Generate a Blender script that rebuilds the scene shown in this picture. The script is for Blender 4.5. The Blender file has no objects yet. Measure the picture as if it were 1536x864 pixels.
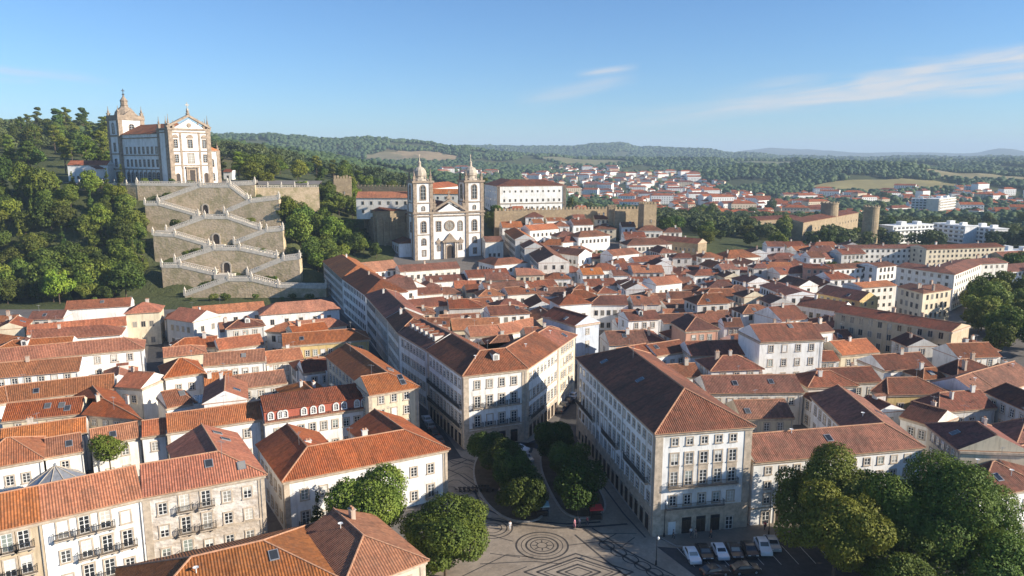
import bpy, math, random
import numpy as np
from mathutils import Vector, Matrix, noise

# ---------------------------------------------------------------- camera, sky, sun, exposure
sc = bpy.context.scene
COL = sc.collection
CAM_H = 62.0
F = 1100.0                      # focal length in pixels of a 1536 px wide frame
PITCH = math.atan(197.0 / F)
cam_d = bpy.data.cameras.new("camera")
cam_d.sensor_width = 36.0
cam_d.lens = 36.0 * F / 1536.0
cam_d.clip_start = 1.0
cam_d.clip_end = 60000.0
cam = bpy.data.objects.new("camera", cam_d)
COL.objects.link(cam)
cam.location = (0, 0, CAM_H)
cam.rotation_euler = (math.radians(90) - PITCH, 0, 0)
sc.camera = cam

SUN_EL = math.radians(23.0)
SUN_AZ = math.radians(-14.0)     # measured from +x towards +y
SUN_DIR = Vector((math.cos(SUN_EL) * math.cos(SUN_AZ), math.cos(SUN_EL) * math.sin(SUN_AZ), math.sin(SUN_EL)))

world = bpy.data.worlds.new("World")
sc.world = world
world.use_nodes = True
wn, wl = world.node_tree.nodes, world.node_tree.links
wn.clear()
w_out = wn.new("ShaderNodeOutputWorld")
w_bg = wn.new("ShaderNodeBackground")
w_sky = wn.new("ShaderNodeTexSky")
w_sky.sky_type = 'NISHITA'
w_sky.sun_disc = False
w_sky.sun_elevation = SUN_EL
w_sky.sun_rotation = math.pi / 2 - SUN_AZ
w_sky.altitude = 100
w_sky.air_density = 1.0
w_sky.dust_density = 0.1
w_sky.ozone_density = 4.5
w_bg.inputs[1].default_value = 0.078
# thin cirrus streaks: stretched noise over the direction of the sky, high up to the right
tc = wn.new("ShaderNodeTexCoord")
def wmath(op, a, b=None, c=None):
    n = wn.new("ShaderNodeMath"); n.operation = op
    for i, v in enumerate((a, b, c)):
        if v is None: continue
        if isinstance(v, (int, float)): n.inputs[i].default_value = v
        else: wl.new(v, n.inputs[i])
    return n.outputs[0]
sep = wn.new("ShaderNodeSeparateXYZ"); wl.new(tc.outputs['Generated'], sep.inputs[0])
gx, gy, gz = sep.outputs
tx = wmath('DIVIDE', gx, wmath('MAXIMUM', gy, 0.05))      # tan of azimuth
tz = wmath('DIVIDE', gz, wmath('MAXIMUM', gy, 0.05))      # tan of elevation
def streak(x0, z0, x1, z1, half, strength, seed, soft=0.05):
    """one band of cirrus between two directions, thinning out at both ends"""
    L = math.hypot(x1 - x0, z1 - z0); ux, uz = (x1 - x0) / L, (z1 - z0) / L
    u = wmath('ADD', wmath('MULTIPLY', wmath('SUBTRACT', tx, x0), ux), wmath('MULTIPLY', wmath('SUBTRACT', tz, z0), uz))
    v = wmath('SUBTRACT', wmath('MULTIPLY', wmath('SUBTRACT', tz, z0), ux), wmath('MULTIPLY', wmath('SUBTRACT', tx, x0), uz))
    cb = wn.new("ShaderNodeCombineXYZ"); wl.new(wmath('MULTIPLY', u, 7.0), cb.inputs[0]); wl.new(wmath('MULTIPLY', v, 70.0), cb.inputs[1]); cb.inputs[2].default_value = seed
    n1 = wn.new("ShaderNodeTexNoise"); n1.inputs['Scale'].default_value = 1.0; n1.inputs['Detail'].default_value = 6; n1.inputs['Distortion'].default_value = 0.6
    wl.new(cb.outputs[0], n1.inputs['Vector'])
    cb2 = wn.new("ShaderNodeCombineXYZ"); wl.new(wmath('MULTIPLY', u, 6.0), cb2.inputs[0]); cb2.inputs[1].default_value = seed * 3.1
    n2 = wn.new("ShaderNodeTexNoise"); n2.inputs['Scale'].default_value = 1.0; n2.inputs['Detail'].default_value = 2; wl.new(cb2.outputs[0], n2.inputs['Vector'])
    vv = wmath('ADD', v, wmath('MULTIPLY', wmath('SUBTRACT', n2.outputs[0], 0.5), half * 1.6))
    across = wmath('SUBTRACT', 1.0, wmath('MINIMUM', wmath('DIVIDE', wmath('ABSOLUTE', vv), half), 1.0))
    e0 = wmath('MINIMUM', wmath('MAXIMUM', wmath('DIVIDE', u, L * 0.35), 0.0), 1.0)
    e1 = wmath('MINIMUM', wmath('MAXIMUM', wmath('DIVIDE', wmath('SUBTRACT', L, u), L * 0.15 + 0.02), 0.0), 1.0)
    m = wmath('MULTIPLY', wmath('MULTIPLY', across, e0), e1)
    nn = wmath('MAXIMUM', wmath('MULTIPLY', wmath('SUBTRACT', n1.outputs[0], 0.3), 2.2), 0.0)
    return wmath('MULTIPLY', wmath('MULTIPLY', m, nn), strength)
S = None
for a in [(0.24, .068, 0.95, .160, .022, 1.3, 1.0), (0.10, .044, 0.85, .118, .018, .95, 5.3), (0.0, .07, 0.17, .104, .014, .45, 9.1),
          (0.08, .108, 0.17, .118, .007, .6, 12.4), (-0.8, .125, -0.52, .098, .008, .45, 17.7), (-0.75, .105, -0.6, .095, .006, .3, 23.7),
          (0.5, .125, 0.8, .12, .012, .4, 31.7)]:
    s = streak(*a)
    S = s if S is None else wmath('MAXIMUM', S, s)
mixw = wn.new("ShaderNodeMixRGB"); mixw.blend_type = 'MIX'
wl.new(wmath('MINIMUM', wmath('MULTIPLY', S, 1.5), 0.85), mixw.inputs[0])
tint = wn.new('ShaderNodeMixRGB'); tint.blend_type = 'MULTIPLY'; tint.inputs[0].default_value = 1.0; wl.new(w_sky.outputs[0], tint.inputs[1]); tint.inputs[2].default_value = (.76, .96, 1.15, 1)
wl.new(tint.outputs[0], mixw.inputs[1]); mixw.inputs[2].default_value = (5.6, 5.5, 5.5, 1)
wl.new(mixw.outputs[0], w_bg.inputs[0]); wl.new(w_bg.outputs[0], w_out.inputs[0])

sun_d = bpy.data.lights.new("sun", 'SUN')
sun_d.energy = 5.0
sun_d.angle = math.radians(0.5)
sun_d.color = (1.0, 0.90, 0.76)
sun = bpy.data.objects.new("sun", sun_d)
COL.objects.link(sun)
sun.rotation_euler = SUN_DIR.to_track_quat('Z', 'Y').to_euler()

vs = sc.view_settings
sc.display_settings.display_device = 'sRGB'
vs.view_transform = 'Standard'; vs.look = 'None'; vs.gamma = 1; vs.use_curve_mapping = False
vs.exposure = 0.84
sc.cycles.max_bounces = 6
sc.cycles.diffuse_bounces = 3
sc.cycles.transparent_max_bounces = 8
sc.cycles.volume_bounces = 0
sc.cycles.volume_max_steps = 64
sc.cycles.use_denoising = True
sc.cycles.use_adaptive_sampling = True

# ---------------------------------------------------------------- pixel <-> place
CP, SP = math.cos(PITCH), math.sin(PITCH)
def ray(px, py):
    u = (px - 768.0) / F; v = (py - 432.0) / F
    return u, CP - v * SP, -SP - v * CP          # x, y (forward), z
def P(px, py, z=0.0):
    x, y, dz = ray(px, py); t = (z - CAM_H) / dz
    return (x * t, y * t)
def PY(px, py, Y):
    x, y, dz = ray(px, py); t = Y / y
    return (x * t, CAM_H + dz * t)
def pix(x, y, z):
    dz = z - CAM_H
    fwd = y * CP - dz * SP; up = y * SP + dz * CP
    return (768 + F * x / fwd, 432 - F * up / fwd) if fwd > 0.1 else (1e5, 1e5)

# ---------------------------------------------------------------- terrain
TX = [-1400, -700, -400, -250, -190, -130, -90, -40, 10, 60, 130, 250, 600, 1400]
TY = [0, 300, 320, 345, 370, 400, 430, 480, 560, 700, 1000, 1500]
TZ = np.array([
 [0,  0,  0,  0,  0,  0,  0,  0,  0,  0,  0,  0,  0,  0],
 [2,  2,  0,  0,  0,  0,  0,  0,  0,  0,  0,  0,  0,  0],
 [3,  2,  1,  0,  0,  0,  0,  1,  0,  0,  0,  0,  0,  0],
 [20,16, 12,  8,  6,  4,  2,  4,  3,  1,  0,  0,  0,  0],
 [38,34, 30, 27, 24, 18,  9,  7,  5,  3,  0,  0,  0,  0],
 [54,50, 46, 44, 43, 30, 18, 10,  9,  5,  1,  0,  0,  0],
 [56,52, 48, 46.5,46.5,40,26,12, 15, 13,  3,  0,  0,  0],
 [66,60, 54, 49, 47, 40, 31, 21, 21, 19,  6,  0, -2, -2],
 [82,78, 68, 56, 50, 42, 34, 27, 24, 18,  5, -2, -4, -6],
 [100,95,84, 62, 48, 40, 30, 22, 12,  5,  0, -5, -8, -12],
 [110,100,80,52, 36, 24, 18, 10,  2, -4, -9,-12,-14,-16],
 [110,95, 72,50, 40, 30, 24, 14,  6,  0, -8,-12,-16,-16]], float)
SKY1 = [(-400, 190), (0, 205), (150, 205), (300, 207), (400, 207), (480, 211), (560, 212), (620, 217), (690, 224), (760, 232), (900, 240), (1536, 246), (2000, 246)]
SKYA = [(-400, 262), (600, 262), (860, 268), (1000, 262), (1130, 250), (1250, 243), (1350, 246), (1450, 256), (1536, 262), (2000, 262)]
SKYB = [(-400, 244), (620, 240), (760, 236), (900, 243), (1010, 246), (1150, 241), (1300, 243), (1536, 240), (2000, 240)]
SKY2 = [(-400, 238), (600, 228), (700, 222), (780, 222), (850, 223), (900, 219), (930, 218), (960, 224), (1050, 227), (1110, 232), (1200, 238), (1536, 238), (2000, 238)]
SKY3 = [(-400, 232), (900, 234), (1080, 232), (1120, 226), (1160, 223), (1200, 226), (1280, 229), (1400, 231), (1460, 230), (1500, 226), (1540, 229), (2000, 231)]
def interp(tab, x):
    for (a, va), (b, vb) in zip(tab, tab[1:]):
        if x <= b:
            t = max(0.0, min(1.0, (x - a) / (b - a))); t = t * t * (3 - 2 * t)
            return va + (vb - va) * t
    return tab[-1][1]
def sm(t):
    t = max(0.0, min(1.0, t)); return t * t * (3 - 2 * t)
def near_terr(x, y):
    x = max(TX[0], min(TX[-1] - .01, x)); y = max(TY[0], min(TY[-1] - .01, y))
    i = 0
    while TX[i + 1] <= x: i += 1
    j = 0
    while TY[j + 1] <= y: j += 1
    a = (x - TX[i]) / (TX[i + 1] - TX[i]); b = (y - TY[j]) / (TY[j + 1] - TY[j])
    a = a * .5 + sm(a) * .5; b = b * .5 + sm(b) * .5
    return (TZ[j, i] * (1 - a) + TZ[j, i + 1] * a) * (1 - b) + (TZ[j + 1, i] * (1 - a) + TZ[j + 1, i + 1] * a) * b
def n2(x, y, s, seed=0.0):
    return noise.fractal(Vector((x / s + seed, y / s - seed, seed)), 1.0, 2.0, 4)
def terr(x, y):
    z = terr0(x, y)
    k = sm((x+180+max(0,y-343)*.6)/9)*(1-sm((x+78+max(0,y-322)*.72)/12))
    if k > 0 and 308 < y < 412:
        t = 0.0 if y < 337 else ((y-337)*1.4 if y < 343.5 else (9.1 if y < 360 else (9.1+(y-360)*1.7 if y < 366.5 else (20.1 if y < 384 else (20.1+(y-384)*2 if y < 390.5 else 33.1))))) if y < 392 else (33.1+(y-392)*.8 if y < 399 else min(46.4, 38.7+(y-399)*2.2))
        k *= sm((y-308)/8)*(1-sm((y-405)/6)); z = z*(1-k)+t*k
    return z
def terr0(x, y):
    r = math.hypot(x, y)
    px = 768 + F * x / max(y * CP, 1) * 1.0 if y > 10 else 768 + 2000 * (1 if x > 0 else -1)
    px = max(-400, min(2000, px))
    z = near_terr(x, y)
    if r > 450:
        z += n2(x, y, 260, 3.1) * 7 * sm((r - 450) / 600) * (1 - .5 * sm((r - 1500) / 1500))
    if r > 1200:
        t = sm((r - 1200) / 900)
        base = -12 + n2(x, y, 1100, 7.7) * 52 + n2(x, y, 380, 1.7) * 16
        def ridge(tab, R, wd):
            H = CAM_H + (235.0 - interp(tab, px)) / F * R + n2(x, y, R * .05, 5.0) * R * .0025
            return H, math.exp(-((r - R) / wd) ** 2)
        zz = base
        for tab, R, wd in ((SKYA, 1950, 300), (SKYB, 3700, 420), (SKY1, 2800, 620), (SKY2, 5600, 1100), (SKY3, 12000, 2200)):
            H, g = ridge(tab, R, wd)
            zz = max(zz, zz * (1 - g) + H * g)
        z = z * (1 - t) + zz * t
    return z
def G(px, py, dz=0.0):
    """first point of the ground seen through a pixel"""
    x, y, dd = ray(px, py); t = 40.0
    while t < 9000:
        X, Y, Z = x * t, y * t, CAM_H + dd * t
        if Z < terr(X, Y) + dz: return X, Y
        t *= 1.006
    return x * 9000, y * 9000
def PE(px, py, h):
    """point (x, y, ground z) whose eave, h above the ground, is seen at the pixel"""
    z0 = 0.0
    for _ in range(6):
        X, Y = P(px, py, h + z0)
        z0 = .5 * z0 + .5 * terr(X, Y)
    return X, Y, z0

# ---------------------------------------------------------------- mesh helpers
class MB:
    def __init__(s): s.v = []; s.f = []; s.m = []; s.uv = []
    def face(s, pts, mi=0, uv=None):
        n = len(s.v); s.v.extend(tuple(p) for p in pts); s.f.append(tuple(range(n, n + len(pts)))); s.m.append(mi)
        s.uv.append(uv)
    def box(s, x0, x1, y0, y1, z0, z1, mi=0):
        c = [(x0,y0,z0),(x1,y0,z0),(x1,y1,z0),(x0,y1,z0),(x0,y0,z1),(x1,y0,z1),(x1,y1,z1),(x0,y1,z1)]
        for q in ((0,3,2,1),(4,5,6,7),(0,1,5,4),(1,2,6,5),(2,3,7,6),(3,0,4,7)):
            s.face([c[i] for i in q], mi)
    def prism(s, poly, z0, z1, mi=0, top=True, bottom=True):
        n = len(poly)
        for i in range(n):
            a, b = poly[i], poly[(i + 1) % n]
            L = math.hypot(b[0]-a[0], b[1]-a[1])
            s.face([(a[0],a[1],z0),(b[0],b[1],z0),(b[0],b[1],z1),(a[0],a[1],z1)], mi, [(0,z0),(L,z0),(L,z1),(0,z1)])
        if top: s.face([(p[0],p[1],z1) for p in poly], mi)
        if bottom: s.face([(p[0],p[1],z0) for p in reversed(poly)], mi)
    def plate(s, poly, y0, y1, mi=0):
        """polygon in x,z (counter-clockwise seen from -y) extruded from y0 (front) to y1"""
        n = len(poly)
        s.face([(p[0], y0, p[1]) for p in poly], mi, [(p[0], p[1]) for p in poly])
        s.face([(p[0], y1, p[1]) for p in reversed(poly)], mi, [(p[0], p[1]) for p in reversed(poly)])
        for i in range(n):
            a, b = poly[i], poly[(i + 1) % n]
            s.face([(a[0],y0,a[1]),(a[0],y1,a[1]),(b[0],y1,b[1]),(b[0],y0,b[1])], mi, [(0,0),(1,0),(1,1),(0,1)])
    def lathe(s, prof, cx, cy, n=10, mi=0, a0=0.0):
        """prof: (r, z) from bottom to top"""
        rings = []
        for r, z in prof:
            rings.append([(cx + r * math.cos(a0 + 2*math.pi*k/n), cy + r * math.sin(a0 + 2*math.pi*k/n), z) for k in range(n)])
        for i in range(len(rings) - 1):
            for k in range(n):
                k2 = (k + 1) % n
                s.face([rings[i][k], rings[i][k2], rings[i+1][k2], rings[i+1][k]], mi)
        s.face(list(reversed(rings[0])), mi); s.face(rings[-1], mi)
    def tube(s, p0, p1, r0, r1=None, n=6, mi=0):
        r1 = r0 if r1 is None else r1
        a = Vector(p0); b = Vector(p1); d = (b - a)
        if d.length < 1e-6: return
        d.normalize(); u = d.orthogonal().normalized(); w = d.cross(u)
        A = [a + (u*math.cos(t)+w*math.sin(t))*r0 for t in [2*math.pi*k/n for k in range(n)]]
        B = [b + (u*math.cos(t)+w*math.sin(t))*r1 for t in [2*math.pi*k/n for k in range(n)]]
        for k in range(n):
            k2 = (k+1) % n; s.face([A[k], A[k2], B[k2], B[k]], mi)
        s.face(list(reversed(A)), mi); s.face(B, mi)
    def add(s, o, off=(0,0,0), rz=0.0):
        c, q = math.cos(rz), math.sin(rz); n = len(s.v)
        s.v.extend((off[0]+x*c-y*q, off[1]+x*q+y*c, off[2]+z) for x, y, z in o.v)
        s.f.extend(tuple(i+n for i in f) for f in o.f); s.m.extend(o.m); s.uv.extend(o.uv)
    def mesh(s, name, mats, off=(0,0,0)):
        me = bpy.data.meshes.new(name)
        ox, oy, oz = off
        me.from_pydata([(x-ox, y-oy, z-oz) for x, y, z in s.v], [], s.f)
        for m in mats: me.materials.append(m)
        me.polygons.foreach_set('material_index', s.m)
        if any(u is not None for u in s.uv):
            ul = me.uv_layers.new(name='UVMap')
            arr = []
            for f, u in zip(s.f, s.uv):
                if u is None: arr.extend([0.0, 0.0] * len(f))
                else:
                    for a in u: arr.extend((a[0], a[1]))
            ul.data.foreach_set('uv', arr)
        me.update()
        return me

def link(name, me, parent=None, loc=(0,0,0), rz=0.0, color=None, scale=None):
    o = bpy.data.objects.new(name, me); COL.objects.link(o)
    o.location = loc
    if rz: o.rotation_euler = (0, 0, rz)
    if scale is not None: o.scale = scale
    if parent is not None: o.parent = parent
    if color is not None: o.color = (*color[:3], 1)
    return o
THINGS = []
def thing(name, cat, label, loc=(0,0,0), rz=0.0, group=None):
    o = link(name, None, None, loc, rz)
    o['category'] = cat
    if label: o['label'] = label
    if group: o['group'] = group
    THINGS.append(o)
    return o
def tagm(o, cat, label, group=None):
    o['category'] = cat
    if label: o['label'] = label
    if group: o['group'] = group
    THINGS.append(o); return o
def struct(name, me, **k):
    o = link(name, me, **k); o['kind'] = 'structure'; return o

# ---------------------------------------------------------------- materials
def mat(name):
    m = bpy.data.materials.new(name); m.use_nodes = True
    nt = m.node_tree; b = nt.nodes['Principled BSDF']
    return m, nt, b
class NT:
    def __init__(s, nt): s.nt = nt
    def n(s, t, **k):
        x = s.nt.nodes.new(t)
        for a, v in k.items(): setattr(x, a, v)
        return x
    def l(s, a, b): s.nt.links.new(a, b)
    def math(s, op, a, b=None, c=None):
        x = s.n("ShaderNodeMath", operation=op)
        for i, v in enumerate((a, b, c)):
            if v is None: continue
            if isinstance(v, (int, float)): x.inputs[i].default_value = v
            else: s.l(v, x.inputs[i])
        return x.outputs[0]
    def noise(s, vec, scale, detail=3, rough=.55, dist=0.0):
        x = s.n("ShaderNodeTexNoise"); x.inputs['Scale'].default_value = scale; x.inputs['Detail'].default_value = detail
        x.inputs['Roughness'].default_value = rough; x.inputs['Distortion'].default_value = dist
        if vec is not None: s.l(vec, x.inputs['Vector'])
        return x.outputs[0]
    def ramp(s, fac, stops):
        x = s.n("ShaderNodeValToRGB"); r = x.color_ramp
        while len(r.elements) < len(stops): r.elements.new(0.5)
        for e, (p, c) in zip(r.elements, stops):
            e.position = p; e.color = (*c, 1) if len(c) == 3 else c
        s.l(fac, x.inputs[0]); return x.outputs[0]
    def mix(s, fac, a, b, mode='MIX'):
        x = s.n("ShaderNodeMixRGB", blend_type=mode)
        for i, v in enumerate((fac, a, b)):
            if isinstance(v, (int, float)): x.inputs[i].default_value = v
            elif isinstance(v, tuple): x.inputs[i].default_value = (*v, 1)
            else: s.l(v, x.inputs[i])
        return x.outputs[0]
    def bump(s, h, dist, strength=1.0):
        x = s.n("ShaderNodeBump"); x.inputs['Distance'].default_value = dist; x.inputs['Strength'].default_value = strength
        s.l(h, x.inputs['Height']); return x.outputs[0]
    def mapping(s, vec, scale):
        x = s.n("ShaderNodeMapping"); x.inputs['Scale'].default_value = scale; s.l(vec, x.inputs['Vector']); return x.outputs[0]

def roof_mat(name, base, tone2, moss, amt):
    m, nt, b = mat(name); N = NT(nt)
    uvn = N.n("ShaderNodeUVMap"); uvn.uv_map = 'UVMap'
    sp = N.n("ShaderNodeSeparateXYZ"); N.l(uvn.outputs[0], sp.inputs[0])
    oi = N.n("ShaderNodeObjectInfo"); geo = N.n("ShaderNodeNewGeometry")
    u = N.math('MULTIPLY', sp.outputs[0], 2 * math.pi / 0.36)
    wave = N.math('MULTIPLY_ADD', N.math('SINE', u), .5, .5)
    row = N.math('FRACT', N.math('MULTIPLY', sp.outputs[1], 1 / .42))
    h = N.math('ADD', N.math('MULTIPLY', wave, 1.0), N.math('MULTIPLY', row, .35))
    # every tile a tone of its own
    cb = N.n("ShaderNodeCombineXYZ")
    N.l(N.math('FLOOR', N.math('MULTIPLY', sp.outputs[0], 1 / .36)), cb.inputs[0]); N.l(N.math('FLOOR', N.math('MULTIPLY', sp.outputs[1], 1 / .42)), cb.inputs[1]); N.l(oi.outputs['Random'], cb.inputs[2])
    wn_ = N.n("ShaderNodeTexWhiteNoise"); N.l(cb.outputs[0], wn_.inputs['Vector'])
    big = N.noise(geo.outputs['Position'], .13, 4, .6)
    fine = N.noise(geo.outputs['Position'], .9, 4, .7)
    c = N.mix(N.ramp(big, [(.35, (0,0,0)), (.65, (1,1,1))]), base, tone2)
    c = N.mix(N.math('MULTIPLY', N.ramp(fine, [(.45, (0,0,0)), (.75, (1,1,1))]), amt), c, moss)
    c = N.mix(N.math('MULTIPLY', wn_.outputs[0], .55), c, N.mix(1.0, c, (.45, .42, .40), 'MULTIPLY'))
    stc = N.n("ShaderNodeCombineXYZ"); N.l(N.math('MULTIPLY', sp.outputs[0], 1.3), stc.inputs[0]); N.l(N.math('MULTIPLY', sp.outputs[1], .22), stc.inputs[1]); N.l(N.math('MULTIPLY', oi.outputs['Random'], 50), stc.inputs[2])
    st = N.noise(stc.outputs[0], 1.0, 4, .7)
    c = N.mix(N.math('MULTIPLY', N.ramp(st, [(.5, (0,0,0)), (.68, (1,1,1))]), amt), c, N.mix(1.0, c, (.5, .48, .46), 'MULTIPLY'))
    vp = N.n("ShaderNodeTexVoronoi"); vp.inputs['Scale'].default_value = .3; N.l(stc.outputs[0], vp.inputs['Vector']); vb = N.n("ShaderNodeRGBToBW"); N.l(vp.outputs['Color'], vb.inputs[0])
    c = N.mix(N.math('MULTIPLY', N.ramp(vb.outputs[0], [(.66, (0,0,0)), (.68, (1,1,1))]), .45), c, N.mix(1.0, c, (1.35, 1.2, 1.1), 'MULTIPLY'))
    hsv = N.n("ShaderNodeHueSaturation"); N.l(c, hsv.inputs['Color'])
    N.l(N.math('MULTIPLY_ADD', oi.outputs['Random'], .5, .72), hsv.inputs['Value'])
    N.l(N.math('MULTIPLY_ADD', N.math('FRACT', N.math('MULTIPLY', oi.outputs['Random'], 7.3)), .014, .4975), hsv.inputs['Hue'])
    N.l(N.math('MULTIPLY_ADD', N.math('FRACT', N.math('MULTIPLY', oi.outputs['Random'], 13.7)), .22, .84), hsv.inputs['Saturation'])
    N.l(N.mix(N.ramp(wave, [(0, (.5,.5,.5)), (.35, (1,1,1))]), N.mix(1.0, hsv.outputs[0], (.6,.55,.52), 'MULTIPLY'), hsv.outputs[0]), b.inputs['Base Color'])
    b.inputs['Roughness'].default_value = .85
    b.inputs['Specular IOR Level'].default_value = .25
    N.l(N.bump(h, .09, .8), b.inputs['Normal'])
    return m
M = {}
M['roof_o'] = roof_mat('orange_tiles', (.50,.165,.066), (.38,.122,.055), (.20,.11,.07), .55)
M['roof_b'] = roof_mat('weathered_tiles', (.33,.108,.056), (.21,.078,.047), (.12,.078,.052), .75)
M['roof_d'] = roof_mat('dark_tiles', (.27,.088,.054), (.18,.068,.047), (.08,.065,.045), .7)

def simple(name, col, rough=.8, noise_amt=.25, scale=1.5, spec=.3, metal=0.0, bump=0.0):
    m, nt, b = mat(name); N = NT(nt); geo = N.n("ShaderNodeNewGeometry")
    n = N.noise(geo.outputs['Position'], scale, 4, .65)
    dark = tuple(c * (1 - noise_amt) for c in col); lite = tuple(min(1, c * (1 + noise_amt * .6)) for c in col)
    N.l(N.ramp(n, [(.3, dark), (.7, lite)]), b.inputs['Base Color'])
    b.inputs['Roughness'].default_value = rough; b.inputs['Metallic'].default_value = metal
    b.inputs['Specular IOR Level'].default_value = spec
    if bump: N.l(N.bump(n, bump), b.inputs['Normal'])
    return m
def plaster():
    m, nt, b = mat('painted_plaster'); N = NT(nt); geo = N.n("ShaderNodeNewGeometry"); oi = N.n("ShaderNodeObjectInfo")
    big = N.noise(geo.outputs['Position'], .22, 5, .65)
    st = N.noise(N.mapping(geo.outputs['Position'], (1.6, 1.6, .22)), 1.0, 5, .7)    # rain streaks
    c = oi.outputs['Color']
    c = N.mix(N.math('MULTIPLY', N.ramp(big, [(.45, (0,0,0)), (.68, (1,1,1))]), .6), c, N.mix(1.0, c, (.70,.67,.62), 'MULTIPLY'))
    c = N.mix(N.math('MULTIPLY', N.ramp(st, [(.50, (0,0,0)), (.72, (1,1,1))]), .7), c, N.mix(1.0, c, (.55,.53,.50), 'MULTIPLY'))
    N.l(c, b.inputs['Base Color']); b.inputs['Roughness'].default_value = .9; b.inputs['Specular IOR Level'].default_value = .2
    return m
M['plaster'] = plaster()
def masonry(name, c1, c2, mortar, scale, patch=None, patch_amt=.5):
    m, nt, b = mat(name); N = NT(nt); geo = N.n("ShaderNodeNewGeometry")
    vo = N.n("ShaderNodeTexVoronoi"); vo.inputs['Scale'].default_value = scale
    N.l(N.mapping(geo.outputs['Position'], (1, 1, 1.7)), vo.inputs['Vector'])
    big = N.noise(geo.outputs['Position'], .25, 5, .7)
    fine = N.noise(geo.outputs['Position'], scale * 1.4, 4, .7)
    bw = N.n("ShaderNodeRGBToBW"); N.l(vo.outputs['Color'], bw.inputs[0])
    c = N.mix(bw.outputs[0], c1, c2)
    c = N.mix(N.math('MULTIPLY', fine, .4), c, mortar)
    c = N.mix(N.ramp(big, [(.45, (0,0,0)), (.6, (1,1,1))]) if patch else 0.0, c, N.mix(patch_amt, c, patch or c1))
    N.l(c, b.inputs['Base Color']); b.inputs['Roughness'].default_value = .92; b.inputs['Specular IOR Level'].default_value = .15
    N.l(N.bump(N.math('ADD', vo.outputs['Distance'], fine), .12, .7), b.inputs['Normal'])
    return m
M['stone'] = simple('granite', (.50,.415,.32), .9, .35, 1.2)
M['stone_l'] = simple('pale_granite', (.50,.43,.34), .9, .35, .9)
M['balustrade'] = simple('balustrade_granite', (.64,.57,.47), .9, .25, .9)
M['stone_church'] = simple('church_granite', (.34,.265,.195), .9, .45, .7, bump=.1)
M['rubble'] = masonry('rubble_wall', (.72,.57,.39), (.54,.41,.27), (.28,.21,.13), .9, (.33,.28,.15), .75)
M['castle'] = masonry('castle_stone', (.48,.37,.235), (.34,.26,.165), (.2,.155,.10), .8, (.23,.18,.12), .5)
M['patchy'] = masonry('peeling_plaster', (.56,.50,.43), (.45,.38,.31), (.33,.26,.19), 1.3, (.72,.69,.64), .75)
M['white'] = simple('white_paint', (.78,.77,.73), .6, .06, 2)
M['dark_wood'] = simple('dark_door', (.045,.033,.026), .6, .3, 3)
M['red_tile'] = simple('red_cladding', (.42,.12,.075), .8, .25, 3)
M['iron'] = simple('black_iron', (.03,.03,.03), .5, .2, 3, metal=.3)
M['zinc'] = simple('zinc', (.36,.37,.38), .45, .25, 1.5, metal=.5)
M['ridge'] = simple('ridge_mortar', (.46,.25,.15), .9, .35, 2.5)
M['asphalt'] = simple('asphalt', (.062,.060,.060), .9, .3, .8)
M['kerb'] = simple('kerb_granite', (.36,.33,.29), .9, .2, 2)
M['mark'] = simple('road_paint', (.55,.55,.52), .7, .3, 3)
M['dark_pave'] = simple('dark_paving', (.07,.063,.058), .85, .35, 2.5)
M['trunk'] = simple('bark', (.11,.08,.055), .95, .4, 3)
M['lamp_glass'] = simple('milk_glass', (.7,.7,.66), .3, .05, 2)
M['skin'] = simple('skin', (.5,.32,.23), .6, .05, 2)
M['rubber'] = simple('rubber', (.025,.025,.025), .8, .2, 5)
def glass():
    m, nt, b = mat('window_glass'); N = NT(nt); geo = N.n("ShaderNodeNewGeometry"); oi = N.n("ShaderNodeObjectInfo")
    N.l(N.ramp(oi.outputs['Random'], [(0, (.018,.02,.024)), (.6, (.05,.055,.06)), (.85, (.16,.155,.14)), (1, (.34,.32,.28))]), b.inputs['Base Color'])
    b.inputs['Roughness'].default_value = .12; b.inputs['Specular IOR Level'].default_value = .6
    return m
M['glass'] = glass()
def carpaint():
    m, nt, b = mat('car_paint'); N = NT(nt); oi = N.n("ShaderNodeObjectInfo")
    N.l(oi.outputs['Color'], b.inputs['Base Color']); b.inputs['Roughness'].default_value = .3; b.inputs['Coat Weight'].default_value = .6
    return m
M['car'] = carpaint()
def cloth():
    m, nt, b = mat('cloth'); N = NT(nt); oi = N.n("ShaderNodeObjectInfo")
    N.l(oi.outputs['Color'], b.inputs['Base Color']); b.inputs['Roughness'].default_value = .9
    return m
M['cloth'] = cloth()
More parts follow.
